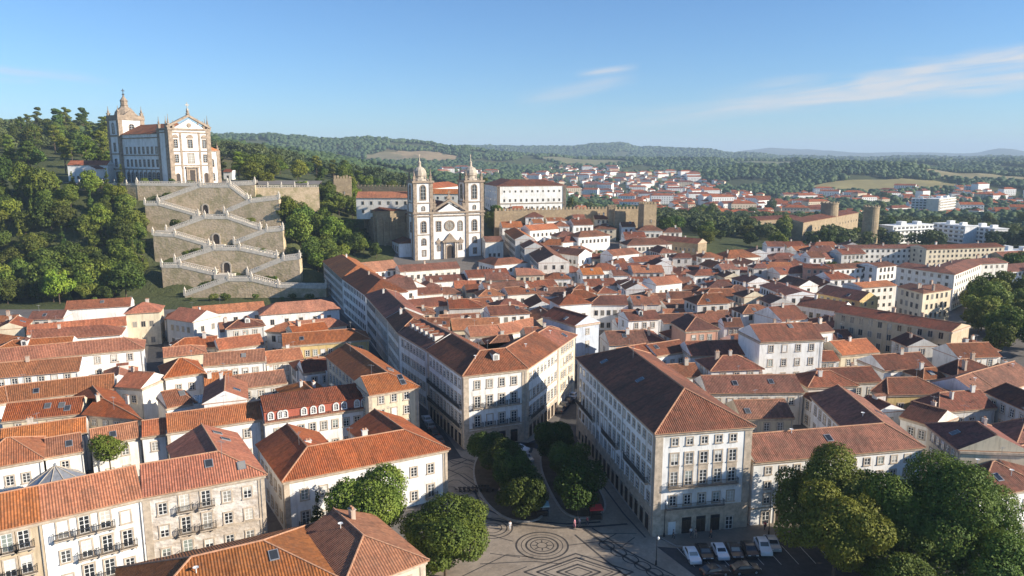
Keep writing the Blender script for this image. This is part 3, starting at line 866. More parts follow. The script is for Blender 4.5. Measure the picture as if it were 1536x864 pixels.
for a, w in ((12.5, .5), (9.6, .55), (7.9, .3), (5.0, .6), (3.1, .4)): strip(mb, diamond(868, 858, a*.66, a*.42), w*.7, .008, 0, True)
def spath(*q): return [P(*p) for p in q]
for q, w in (((( 862,802),(905,838),(960,880)), .35), (((875,793),(925,828),(1000,872)), .5), (((888,792),(940,826),(1020,868)), .3),
             (((700,742),(704,762),(730,778),(775,786),(830,792),(890,790),(940,786)), .6), (((712,736),(722,760),(748,772),(800,782),(850,786),(900,783)), .45),
             (((640,690),(690,712),(730,740)), .25), (((650,684),(720,700)), .25), (((668,676),(740,706)), .25), (((676,700),(700,690),(735,696)), .3),
             (((870,630),(905,700),(950,760),(988,806),(1010,816),(1060,816),(1180,800)), .45), (((866,660),(895,716),(935,770),(968,806)), .3),
             (((735,803),(770,812)), .2), (((852,818),(900,812),(950,816)), .2), (((735,830),(780,836)), .2), (((720,846),(800,842),(842,846)), .22),
             (((690,760),(700,775),(722,786)), .3), (((900,800),(955,800)), .2), (((905,812),(925,800)), .2), (((930,822),(952,806)), .2),
             (((690,866),(760,832),(800,836)), .22), (((740,870),(790,850)), .2)):
    strip(mb, spath(*q), w, .008)
r_ = random.Random(3)
for k in range(7):      # rounded cells between the two dark bands
    t = k/6.0; cx = 902+(1010-902)*t; cy = 818+(880-818)*t
    c0 = P(cx+8, cy); u = Vector((P(960,850)[0]-P(905,815)[0], P(960,850)[1]-P(905,815)[1])).normalized(); v = Vector((-u.y, u.x))
    pts = [tuple(Vector(c0)+u*(1.5*math.cos(a)*(1 if abs(math.cos(a)) < .7 else .9))+v*1.1*math.sin(a)) for a in [math.pi*2*j/16 for j in range(16)]]
    strip(mb, pts, .22, .008, 0, True)
for k in range(9):      # wavy bands on the left half of the plaza
    y0 = 690+k*11; strip(mb, spath(*[(672+8*i, y0+5*math.sin(i*1.1+k)+i*.9) for i in range(8)]), .16, .0085)
struct('paving_pattern', mb.mesh('paving_pattern', [M['dark_pave']]))
# roads: the two streets that leave the plaza, the road behind the trees, the car park in front
def road(pts, w, z=.012): mb = MB(); strip(mb, pts, w, z); struct('road', mb.mesh('road', [M['asphalt']]))
road([P(672, 690), P(640, 640), P(560, 540), P(520, 492), P(492, 462)], 6.0)
road([P(838, 700), P(852, 640), P(868, 606), P(874, 575), P(884, 545), P(884, 500)], 5.5, .016)
road([P(740, 668), P(800, 672), P(850, 650)], 5.5, .02)
road([P(232, 640), P(232, 560), P(236, 480)], 4.5, .016)
CARPARK = [P(985, 820), P(1060, 826), P(1180, 810), P(1400, 800), P(1500, 900), P(1090, 900)]
sheet('car_park', CARPARK, .014, M['asphalt'])
mb = MB()
for i in range(9):
    x = 1016+i*26; strip(mb, spath((x, 822-i*.6), (x+26, 850-i*.6)), .1, .020)
struct('bay_markings', mb.mesh('bay_markings', [M['mark']]))
def walk(pts_in, z1=.13):
    mb = MB()
    area = sum(a[0]*b[1]-b[0]*a[1] for a, b in zip(pts_in, pts_in[1:]+pts_in[:1]))
    if area < 0: pts_in = pts_in[::-1]
    mb.prism(pts_in, -.3, z1, 0, top=True, bottom=False)
    k = MB(); strip(k, pts_in, .3, z1+.004, 0, True)
    o = struct('sidewalk', mb.mesh('sidewalk', [M['pave_walk']])); struct('kerb', k.mesh('kerb', [M['kerb']])); return o
walk(spath((988, 806), (1014, 820), (1060, 822), (1180, 806), (1240, 800), (1240, 776), (1135, 784), (987, 800)))
walk(spath((866, 606), (876, 650), (902, 706), (940, 756), (978, 803), (987, 798), (872, 598)), .10)
PL1 = spath((728, 668), (765, 672), (800, 700), (822, 770), (800, 786), (752, 780), (716, 742), (706, 700))
PL2 = spath((812, 668), (850, 662), (880, 706), (912, 752), (905, 776), (850, 780), (824, 740), (808, 700))

# ---------------------------------------------------------------- far hills: forest canopy and fields
FIELDS = []      # cx, cy, rx, ry, rot
def add_field(px, py, rx, ry, col, rot=0.0):
    x, y = G(px, py); FIELDS.append((x, y, rx, ry, rot)); mb = MB(); n = 28; rr = random.Random(px)
    rad = [1+rr.uniform(-.12, .12) for _ in range(n)]
    rings = []
    for t in (0.0, .35, .7, 1.0):
        rings.append([(x+rx*t*rad[k]*math.cos(2*math.pi*k/n), y+ry*t*rad[k]*math.sin(2*math.pi*k/n)) for k in range(n)])
    def zz(p): return (p[0], p[1], terr(*p)+1.2)
    for i in range(3):
        for k in range(n):
            k2 = (k+1) % n; mb.face([zz(rings[i][k]), zz(rings[i+1][k]), zz(rings[i+1][k2]), zz(rings[i][k2])])
    struct('field', mb.mesh('field', [simple('field_%d' % px, col, .95, .25, .02)]))
add_field(1330, 281, 150, 80, (.30,.25,.095)); add_field(1470, 264, 120, 100, (.26,.22,.10)); add_field(970, 262, 120, 120, (.16,.17,.06))
add_field(640, 236, 110, 110, (.30,.22,.12)); add_field(880, 242, 160, 160, (.20,.19,.09)); add_field(1160, 244, 150, 160, (.15,.16,.07)); add_field(590, 238, 90, 90, (.2,.17,.09))
SUBURBS = [(G(1130, 322), 90), (G(930, 300), 120), (G(1090, 312), 80), (G(880, 262), 120), (G(900, 285), 170), (G(960, 292), 160), (G(1050, 300), 130), (G(870, 272), 150), (G(1010, 283), 110), (G(1110, 305), 110), (G(1170, 318), 90), (G(1060, 322), 80),
           (G(985, 268), 90), (G(700, 262), 70), (G(1250, 300), 80), (G(1000, 312), 80), (G(1480, 302), 150), (G(1420, 322), 80)]
def in_field(x, y):
    for cx, cy, rx, ry, _ in FIELDS:
        if ((x-cx)/rx)**2+((y-cy)/ry)**2 < 1.02: return True
    return False
def ico():
    t = (1+5**.5)/2; v = np.array([(-1,t,0),(1,t,0),(-1,-t,0),(1,-t,0),(0,-1,t),(0,1,t),(0,-1,-t),(0,1,-t),(t,0,-1),(t,0,1),(-t,0,-1),(-t,0,1)], float)
    v /= np.linalg.norm(v[0]); f = [(0,11,5),(0,5,1),(0,1,7),(0,7,10),(0,10,11),(1,5,9),(5,11,4),(11,10,2),(10,7,6),(7,1,8),(3,9,4),(3,4,2),(3,2,6),(3,6,8),(3,8,9),(4,9,5),(2,4,11),(6,2,10),(8,6,7),(9,8,1)]
    return v, np.array(f)
def canopy(r0, r1, seed, name='forest'):
    rg = np.random.default_rng(seed); pts = []
    r = r0
    while r < r1:
        s = 4.6+r/330; n = int(math.radians(92)*r/s)
        for _ in range(n):
            a = math.radians(-46)+math.radians(92)*rg.random(); rr = r+rg.uniform(-.5, .5)*s
            x, y = rr*math.sin(a), rr*math.cos(a)
            if in_field(x, y): continue
            if noise.noise(Vector((x/150+9, y/210, 4))) > .20 and r < 5200: continue
            sub = any((x-c[0])**2+(y-c[1])**2 < (q*1.0)**2 for c, q in SUBURBS)
            if sub and rg.random() < .93: continue
            pts.append((x, y, terr(x, y), s*rg.choice([.6, .75, .95, 1.2])*rg.uniform(.85, 1.15)))
        r += s*.92
    A = np.array(pts); v, f = ico(); n = len(A); k = len(v)
    jit = 1+rg.uniform(-.28, .28, size=(n, k, 1)); S_ = A[:, 3][:, None, None]
    an = rg.uniform(0, 6.28, n); c, s_ = np.cos(an), np.sin(an)
    vv = v[None]*jit*S_*np.stack([np.full(n, .62), np.full(n, .62), rg.uniform(.38, .62, n)], 1)[:, None, :]
    vx = vv[..., 0]*c[:, None]-vv[..., 1]*s_[:, None]; vy = vv[..., 0]*s_[:, None]+vv[..., 1]*c[:, None]
    V = np.stack([vx+A[:, 0][:, None], vy+A[:, 1][:, None], vv[..., 2]+(A[:, 2]+4.0+A[:, 3]*.12)[:, None]], 2).reshape(-1, 3)
    Fi = (f[None]+np.arange(n)[:, None, None]*k).reshape(-1)
    me = bpy.data.meshes.new(name); me.vertices.add(len(V)); me.vertices.foreach_set('co', V.astype(np.float32).ravel())
    nf = n*len(f); me.loops.add(nf*3); me.loops.foreach_set('vertex_index', Fi.astype(np.int32)); me.polygons.add(nf)
    me.polygons.foreach_set('loop_start', np.arange(0, nf*3, 3, dtype=np.int32)); me.materials.append(M['leaf_far']); me.update(calc_edges=True)
    o = link(name, me); o['kind'] = 'stuff'; return o
canopy(760, 6200, 11)
# ---------------------------------------------------------------- ornament helpers in a building's own frame (x along the front, y into it, z up)
def part(root, name, mb, mats, color=None): return link(name, mb.mesh(name, mats), root, color=color)
def pinnacle(b, x, y, z, h=5.0, r=.6, mi=0):
    b.box(x-r, x+r, y-r, y+r, z, z+h*.28, mi); b.box(x-r*1.25, x+r*1.25, y-r*1.25, y+r*1.25, z+h*.28, z+h*.34, mi)
    b.lathe([(r*.5, z+h*.34), (r*.95, z+h*.45), (r*.55, z+h*.58), (r*.3, z+h*.7), (r*.14, z+h*.9), (r*.28, z+h*.94), (.03, z+h)], x, y, 8, mi)
def arch_poly(cx, z0, w, h, n=10):
    r = w/2; zc = z0+h-r; return [(cx-r, z0), (cx+r, z0)] + [(cx+r*math.cos(math.pi*k/n), zc+r*math.sin(math.pi*k/n)) for k in range(n+1)]
def rot_side(b2, L):
    """turn a facade drawn along x,-y outward into the left side wall (outward -x), running from y=L (x=0) to y=0"""
    out = MB(); out.add(b2, (0, L, 0), -math.pi/2); return out
def window_on(root, x, z, w, h, arch=False, side=None, fm='stone_church', s=.35, y=0.0, name='window', leaf=False, dy=.0):
    fr = MB(); pn = MB()
    o_ = arch_poly(0, -s, w+2*s, h+2*s) if arch else [(-w/2-s, -s), (w/2+s, -s), (w/2+s, h+s), (-w/2-s, h+s)]
    i_ = arch_poly(0, 0, w, h) if arch else [(-w/2, 0), (w/2, 0), (w/2, h), (-w/2, h)]
    n = len(i_)
    for k in range(n):
        a, b, c, d = o_[k], o_[(k+1) % n], i_[(k+1) % n], i_[k]
        fr.face([(a[0],-.22,a[1]), (b[0],-.22,b[1]), (c[0],-.22,c[1]), (d[0],-.22,d[1])]); fr.face([(d[0],-.22,d[1]), (c[0],-.22,c[1]), (c[0],0,c[1]), (d[0],0,d[1])])
        fr.face([(a[0],0,a[1]), (b[0],0,b[1]), (b[0],-.22,b[1]), (a[0],-.22,a[1])])
    pn.plate(i_, -.04, -.01)
    if not leaf:
        fr.box(-.05, .05, -.1, -.045, 0.02, h-.05, 1)
        for j in range(1, 4): fr.box(-w/2+.02, w/2-.02, -.09, -.045, h*j/4-.04, h*j/4+.04, 1)
    loc = (x, y, z); rz = 0
    if side is not None: loc = (y, side-x, z); rz = -math.pi/2
    o = link(name, fr.mesh(name, [M[fm], M['white']]), root, loc, rz)
    link('door_leaf' if leaf else 'pane', pn.mesh('pane', [M['dark_wood'] if leaf else M['glass']]), o)
    return o
def cross(b, x, y, z, h=3.0, mi=0):
    b.box(x-.5, x+.5, y-.5, y+.5, z, z+h*.2, mi); b.box(x-.16, x+.16, y-.16, y+.16, z+h*.2, z+h, mi); b.box(x-h*.27, x+h*.27, y-.15, y+.15, z+h*.62, z+h*.73, mi)
WH = (.82, .80, .765)
def gable_roof(b, x0, x1, y0, y1, z, zr, ov=.5, mi=0, axis='y', hipback=False):
    s = math.hypot((x1-x0)/2, zr-z)
    if axis == 'y':
        xm = (x0+x1)/2; yb = y1-(x1-x0)/2 if hipback else y1
        b.face([(x0-ov,y1+ov,z), (x0-ov,y0,z), (xm,y0,zr), (xm,yb,zr)], mi, [(y1,0), (y0,0), (y0,s), (yb,s)])
        b.face([(x1+ov,y0,z), (x1+ov,y1+ov,z), (xm,yb,zr), (xm,y0,zr)], mi, [(y0,0), (y1,0), (yb,s), (y0,s)])
        b.face([(x1+ov,y1+ov,z), (x0-ov,y1+ov,z), (xm,yb,zr)], mi, [(x1,0), (x0,0), (xm,s)])
        b.face([(x0-ov,y0,z), (x1+ov,y0,z), (xm,y0,zr)], mi, [(x0,0), (x1,0), (xm,s)])
        b.face([(x0-ov,y0,z-.05), (x0-ov,y1+ov,z-.05), (x1+ov,y1+ov,z-.05), (x1+ov,y0,z-.05)], mi)

# ---- the hilltop sanctuary
def sanctuary():
    x0, z0 = PY(258, 275.5, 410); z0 = round(z0, 1); fi = math.radians(52)
    W, L = 24.5, 70.0
    R = thing('sanctuary_church', 'church', 'white hilltop pilgrimage church with granite trim, pediment and square tower above the zigzag stairway', (x0, 410, z0), fi)
    for i in range(1): FOOT.append([(x0-15, 400), (x0+30, 405), (x0+10, 450), (x0-80, 470)])
    b = MB(); b.box(0, W, 0, 12, -4, 29, 0); b.box(.6, W-.6, 12, L-14.2, -4, 27.4, 0); b.plate([(1.2, 29), (W-1.2, 29), (W/2, 35.2)], 0.0, 1.5, 0)
    part(R, 'wall', b, [M['plaster']], WH)
    b = MB()
    for x in (0, W-2.2): b.box(x-.15, x+2.35, -.35, 1.5, -4, 29.2, 0)
    for x in (-.15, W-.8): b.box(x, x+.95, 1.5, 3.6, -4, 29.2, 0); b.box(x, x+.95, 9.6, 12.2, -4, 29.2, 0)
    for x in (6.2, W-7.4): b.box(x, x+1.2, -.25, 0, 0, 28.0, 0)
    b.box(-.5, W+.5, -.7, 12.4, 29.21, 30.2, 0); b.box(-.25, W+.25, -.45, 12.3, 27.6, 28.3, 0); b.box(-.2, W+.2, -.42, 0, 9.6, 10.2, 0); b.box(-.2, W+.2, -.42, 0, 17.4, 18.0, 0)
    for sx in (0, 1):      # raking cornice of the pediment
        a = (-.4, 30.21) if sx == 0 else (W+.4, 30.21); t = (W/2, 36.6)
        d = Vector((t[0]-a[0], t[1]-a[1])).normalized(); nn = Vector((-d.y, d.x))*(1 if sx == 0 else -1)*1.15
        q = [a, t, (t[0], t[1]+1.25), (a[0]+nn.x, a[1]+nn.y)]
        b.plate(q if sx == 0 else q[::-1], -.6, 1.2, 0)
    b.lathe([(1.0, 37.8), (1.2, 38.3), (.6, 38.8), (.9, 39.5), (.5, 40.2)], W/2, .3, 8)
    part(R, 'stone_trim', b, [M['stone_church']])
    b = MB(); cross(b, W/2, .3, 40.2, 4.2); part(R, 'cross', b, [M['stone_l']])
    b = MB(); b.lathe([(.05, 0), (1.3, .01), (1.3, .35), (.9, .5), (.05, .5)], 0, 0, 12)
    o = part(R, 'medallion', b, [M['stone_church']]); o.location = (W/2, 0, 32.0); o.rotation_euler = (math.pi/2, 0, 0)
    for x, y, h in ((.8, .6, 7.5), (W-.8, .6, 7.5), (.8, 3.2, 6.5), (W-.8, 3.2, 6), (.8, 11, 6.5), (W-.8, 11, 6.5), (3.4, .6, 4.5), (W-3.4, .6, 4.5)):
        b = MB(); pinnacle(b, x, y, 30.2, h, .62); part(R, 'pinnacle', b, [M['stone_church']])
    for x in (3.9, W/2, W-3.9):
        big = x == W/2
        window_on(R, x, 19.6, 1.9 if not big else 2.5, 4.4, False)
        b = MB(); w2 = 1.7 if not big else 2.2; b.plate([(x-w2, 24.9), (x+w2, 24.9), (x+w2*.9, 25.7), (x+w2*.5, 26.6), (x, 26.9), (x-w2*.5, 26.6), (x-w2*.9, 25.7)], -.5, 0); part(R, 'window_crest', b, [M['stone_church']])
        if not big: window_on(R, x, 11.6, 1.9, 4.2)
    window_on(R, W/2, 11.2, 3.4, 5.2)
    window_on(R, W/2, .0, 3.0, 7.2, False, name='door', leaf=True, s=.8)
    for x in (3.9, W-3.9): window_on(R, x, .0, 2.1, 5.4, True, name='door', leaf=True)
    b = MB()
    for x in (W/2-3.6, W/2+2.8): b.box(x, x+.8, -.8, 0, 0, 8.4, 0)
    b.box(W/2-3.9, W/2+3.9, -1.2, 0, 8.41, 9.2, 0); part(R, 'portal_surround', b, [M['stone_church']])
    # side front: eight bays of windows over an arcade
    for k in range(8):
        x = 18.5+k*(L-14.2-12-7)/8.0+1
        x = 14.2+2.5+(k+.5)*(L-14.2-12.2-3)/8
        window_on(R, x, 16.6, 1.6, 3.4, False, side=L, y=.6); window_on(R, x, 9.2, 1.6, 3.6, False, side=L, y=.6); window_on(R, x, .3, 3.0, 5.4, True, side=L, y=.6, s=.5)
    b = MB()
    for z in (7.2, 15.2, 25.0): b.box(.25, .6, 12.3, L-14.3, z, z+.6, 0)
    for k in range(9): y = 12.6+k*(L-14.2-12.8)/8; b.box(.35, .6, y-.35, y+.35, -4, 7.15, 0)
    part(R, 'string_course', b, [M['stone_church']])
    b = MB(); gable_roof(b, .6, W-.6, 12.2, L-14.2, 27.5, 33.6, .8); part(R, 'roof', b, [M['roof_b']])
    # the tower at the back
    T0, T1 = L-14, L; TW = 14.5
    b = MB(); b.box(-.6, TW, T0, T1, -4, 36, 0); part(R, 'tower_wall', b, [M['plaster']], WH)
    b = MB()
    for x, y in ((-.85, T0-.25), (TW-2.2, T0-.25), (-.85, T1-2.2), (TW-2.2, T1-2.2)): b.box(x, x+2.45, y, y+2.45, -4, 36.1, 0)
    for z, h in ((7.0, .7), (16.0, .7), (26.5, .9), (36.2, 1.1)): b.box(-1.1, TW+.5, T0-.5, T1+.5, z, z+h, 0)
    for (x0_, x1_, y0_, y1_) in ((-1, TW+.4, T0-.4, T0+.2), (-1, -.4, T0+.2, T1-.2), (TW-.2, TW+.4, T0+.2, T1-.2), (-1, TW+.4, T1-.2, T1+.4)): b.box(x0_, x1_, y0_, y1_, 37.31, 39, 0)
    cx, cy = (TW-.6)/2, (T0+T1)/2
    b.lathe([(6.0, 37.3), (5.9, 39.2), (5.3, 41.2), (4.1, 42.8), (2.5, 44.0), (2.0, 44.7), (2.3, 45.1), (1.9, 45.5), (2.0, 47.4), (2.3, 47.7), (1.6, 48.6), (.7, 50.0), (.3, 51.2)], cx, cy, 8, 0, math.pi/8)
    b.plate([(2.6, 39.01), (TW-3.2, 39.01), (cx, 42.2)], T0-.5, T0+.3, 0)
    part(R, 'tower_trim', b, [M['stone_church']])
    b = MB(); cross(b, cx, cy, 51.2, 3.6); part(R, 'cross', b, [M['iron']])
    for x, y in ((0, T0+.6), (TW-.8, T0+.6), (0, T1-.8), (TW-.8, T1-.8)):
        b = MB(); pinnacle(b, x, y, 38.5, 6.0, .75); part(R, 'pinnacle', b, [M['stone_church']])
    o = window_on(R, cx, 28.6, 2.8, 5.2, True); o.location.y = T0
    o = window_on(R, 7.0, 28.4, 2.6, 6.0, True, side=L, y=-.6)
    for z, h in ((18.0, 4.6), (9.0, 4.2), (.6, 4.8)): window_on(R, 7.0, z, 2.2, h, z < 2, side=L, y=-.6)
    # low wing on the sunny side
    b = MB(); b.box(W, W+8, 5, 26, -4, 17.5, 0); part(R, 'wing_wall', b, [M['plaster']], WH)
    b = MB()
    for x in (W+6.2,): b.box(x, x+2.0, 4.7, 6.6, -4, 17.5, 0)
    b.box(W, W+8.4, 4.6, 26.3, 17.51, 18.2, 0); pinnacle(b, W+7.2, 5.6, 18.2, 4.6, .6); part(R, 'wing_trim', b, [M['stone_church']])
    b = MB(); b.face([(W, 5, 21.4), (W+8.3, 5, 18.25), (W+8.3, 26, 18.25), (W, 26, 21.4)], 0, [(0,8),(0,0),(21,0),(21,8)]); b.face([(W, 5, 18.22), (W+8.3, 5, 18.22), (W, 5, 21.4)], 0)
    part(R, 'wing_roof', b, [M['roof_o']])
    o = window_on(R, W+3.2, 9.0, 1.9, 4.2, True); o.location.y = 5; o = window_on(R, W+3.2, 1.0, 1.9, 4.2, True); o.location.y = 5
    return R
sanctuary()

# ---- the twin-towered church
def twin_church():
    x0, z0 = PY(622, 388, 380); z0 = 8.5; fi = math.radians(24); W = 39.0; TW = 10.6
    R = thing('twin_towered_church', 'church', 'granite and white baroque church with two domed bell towers rising over the old town', (x0, 380, z0), fi)
    def wp(x, y): return (x0+x*math.cos(fi)-y*math.sin(fi), 380+x*math.sin(fi)+y*math.cos(fi))
    FOOT.append([wp(-13, -3), wp(W+9, -3), wp(W+9, 56), wp(-13, 56)])
    b = MB(); b.box(0, W, 0, 11, -6, 24, 0); b.plate([(TW+.6, 24), (W-TW-.6, 24), (W/2, 29)], .0, 1.2, 0)
    for x in (0, W-TW): b.box(x, x+TW, 0, TW, 24, 40, 0)
    part(R, 'wall', b, [M['plaster']], WH)
    b = MB()
    for x in (0, TW-1.9, W-TW, W-1.9): b.box(x+.15, x+1.75, -.45, 1.9, -6, 24.1, 0); b.box(x-.1+.1, x+1.9, -.3, 1.8, 24.9, 40.1, 0)
    for x in (0, W-TW):
        for xx in (x, x+TW-1.9): b.box(xx-.01, xx+1.91, TW-1.8, TW+.3, 24.9, 40.1, 0)
    for x in (-.2,): b.box(x, x+.5, 1.9, 3.6, -6, 24.1, 0); b.box(x, x+.5, 8.8, 11.3, -6, 24.1, 0)
    b.box(-.6, W+.6, -.8, 11.4, 24.11, 25.1, 0); b.box(-.3, W+.3, -.55, 11.2, 22.6, 23.2, 0)
    for x in (0, W-TW):
        b.box(x-.6, x+TW+.6, -.8, TW+.6, 40.11, 41.2, 0); b.box(x-.25, x+TW+.25, -.45, TW+.3, 29.6, 30.1, 0)
        b.box(x+1.92, x+TW-1.92, -.25, -.01, 13.0, 13.5, 0)
    for sx in (0, 1):
        a = (TW-.2, 25.11) if sx == 0 else (W-TW+.2, 25.11); t = (W/2, 30.4)
        q = [a, t, (t[0], t[1]+1.3), (a[0], a[1]+1.3)]
        b.plate(q if sx == 0 else q[::-1], -.7, 1.2, 0)
    b.box(W/2-1.2, W/2+1.2, -.5, 1.1, 31.71, 33.0, 0)
    part(R, 'stone_trim', b, [M['stone_church']])
    b = MB(); cross(b, W/2, .3, 33.0, 3.2); part(R, 'cross', b, [M['stone_church']])
    for x in (TW+.8, W-TW-.8):
        b = MB(); pinnacle(b, x, .4, 26.4, 8.5, .7); part(R, 'pinnacle', b, [M['stone_church']])
    for x in (0, W-TW):
        cx = x+TW/2
        b = MB(); b.lathe([(4.6, 41.2), (4.5, 42.0), (3.1, 42.3), (3.0, 43.4), (3.5, 43.7), (3.6, 45.0), (3.2, 46.4), (2.3, 47.6), (1.1, 48.3), (.8, 48.6), (.75, 50.2), (1.0, 50.5), (.4, 51.2), (.15, 53.6)], cx, TW/2, 12)
        b.box(cx-.25, cx+.25, TW/2-.25, TW/2+.25, 53.5, 54.6); part(R, 'dome', b, [M['stone_l']])
        for a, c in ((.9, .9), (TW-.9, .9), (.9, TW-.9), (TW-.9, TW-.9)):
            b = MB(); pinnacle(b, x+a, c, 41.2, 6.6, .6); part(R, 'pinnacle', b, [M['stone_church']])
        window_on(R, cx, 31.6, 2.5, 7.2, True, s=.5); window_on(R, cx, 25.9, 1.5, 2.2, True, s=.25)
        window_on(R, cx, 14.6, 2.3, 5.6, True, s=.5); window_on(R, cx, 8.0, 2.0, 3.2, True, s=.4); window_on(R, cx, 2.2, 1.6, 2.8, False, s=.4)
        window_on(R, TW/2, 31.6, 2.5, 7.2, True, side=TW, y=x, s=.5)
    window_on(R, TW/2, 14.6, 2.0, 5.0, True, side=TW, y=0)
    b = MB(); b.lathe([(.05, 0), (2.9, .01), (2.9, .35), (2.2, .36), (2.2, .1), (.05, .1)], 0, 0, 20)
    o = part(R, 'rose_window', b, [M['stone_church']]); o.location = (W/2, 0, 17.6); o.rotation_euler = (math.pi/2, 0, 0)
    b = MB(); b.lathe([(.03, .0), (2.18, .0), (2.18, .14), (.03, .14)], 0, 0, 20); b2 = part(o, 'pane', b, [M['glass']])
    b = MB()
    for k in range(6): b.box(-.06, .06, 0, 2.2, .15, .22); 
    for k in range(4):
        t = MB(); t.box(-.07, .07, -2.15, 2.15, .15, .24); b.add(t, (0,0,0), k*math.pi/4)
    part(o, 'tracery', b, [M['stone_church']])
    for x in (W/2-6.0, W/2+6.0): window_on(R, x, 15.0, 2.1, 4.8, x > W/2, s=.45); window_on(R, x, 4.6, 1.5, 2.6, False, s=.35)
    window_on(R, W/2, 0, 3.4, 7.0, True, name='door', leaf=True, s=.7)
    b = MB()
    for x in (-3.9, -2.9, 2.3, 3.3): b.lathe([(.45, 0), (.36, .5), (.32, 8.2), (.5, 8.8)], W/2+x+.3, -.9, 8)
    b.box(W/2-4.4, W/2+4.4, -1.5, 0, 8.81, 9.7); b.plate([(W/2-3.6, 9.71), (W/2+3.6, 9.71), (W/2+2.2, 11.0), (W/2+1.0, 12.6), (W/2, 13.6), (W/2-1.0, 12.6), (W/2-2.2, 11.0)], -1.0, 0)
    for x in (-6.2, 6.2): b.plate([(W/2+x-1.2, 8), (W/2+x+1.2, 8), (W/2+x+1.5, 9.6), (W/2+x+.5, 10.2), (W/2+x, 11.4), (W/2+x-.5, 10.2), (W/2+x-1.5, 9.6)], -.5, 0)
    part(R, 'portal_surround', b, [M['stone_church']])
    b = MB(); b.box(2.5, W-2.5, 11, 48, -6, 22.5, 0); b.box(-14, 2.49, 24, 52, -6, 24.5, 0); part(R, 'nave_wall', b, [M['castle']])
    b = MB(); gable_roof(b, 2.5, W-2.5, 11.2, 48, 22.6, 30, .6, 0); part(R, 'roof', b, [M['roof_d']])
    b = MB(); b.face([(-14.4, 23.6, 24.6), (2.6, 23.6, 24.6), (2.6, 38, 28.6), (-6, 38, 28.6)], 0, [(0,0),(14,0),(14,13),(4,13)]); b.face([(-14.4, 52.4, 24.6), (-14.4, 23.6, 24.6), (-6, 38, 28.6)], 0, [(24,0),(0,0),(12,7)])
    b.face([(2.6, 52.4, 24.6), (-14.4, 52.4, 24.6), (-6, 38, 28.6), (2.6, 38, 28.6)], 0); part(R, 'transept_roof', b, [M['roof_d']])
    b = MB()
    for k in range(5): b.box(1.3, 2.49, 12.5+k*3.2, 13.7+k*3.2, -6, 18, 0)
    for k in range(5): b.box(-13.8+k*3.5, -12.6+k*3.5, 23.0, 23.99, -6, 21, 0); b.box(-15.0, -14.01, 26+k*5.4, 27.2+k*5.4, -6, 21, 0)
    part(R, 'buttress', b, [M['castle']])
    b = MB(); b.box(-6.5, 0-.21, 6, 20, -6, 8.5, 0); part(R, 'annex_wall', b, [M['plaster']], (.72,.73,.74))
    b = MB(); b.face([(-7, 5.6, 8.6), (-.21, 5.6, 10.8), (-.21, 20.4, 10.8), (-7, 20.4, 8.6)], 0, [(0,0),(0,7),(14,7),(14,0)]); b.face([(-7,5.6,8.55), (-.21,5.6,8.55), (-.21,5.6,10.8)], 0); part(R, 'annex_roof', b, [M['roof_d']])
    for y in (3, 7, 11): window_on(R, y, 4.2, 1.2, 2.4, False, side=20, y=-6.5, s=.2); window_on(R, y, .4, 1.2, 2.4, False, side=20, y=-6.5, s=.2)
    return R
twin_church()

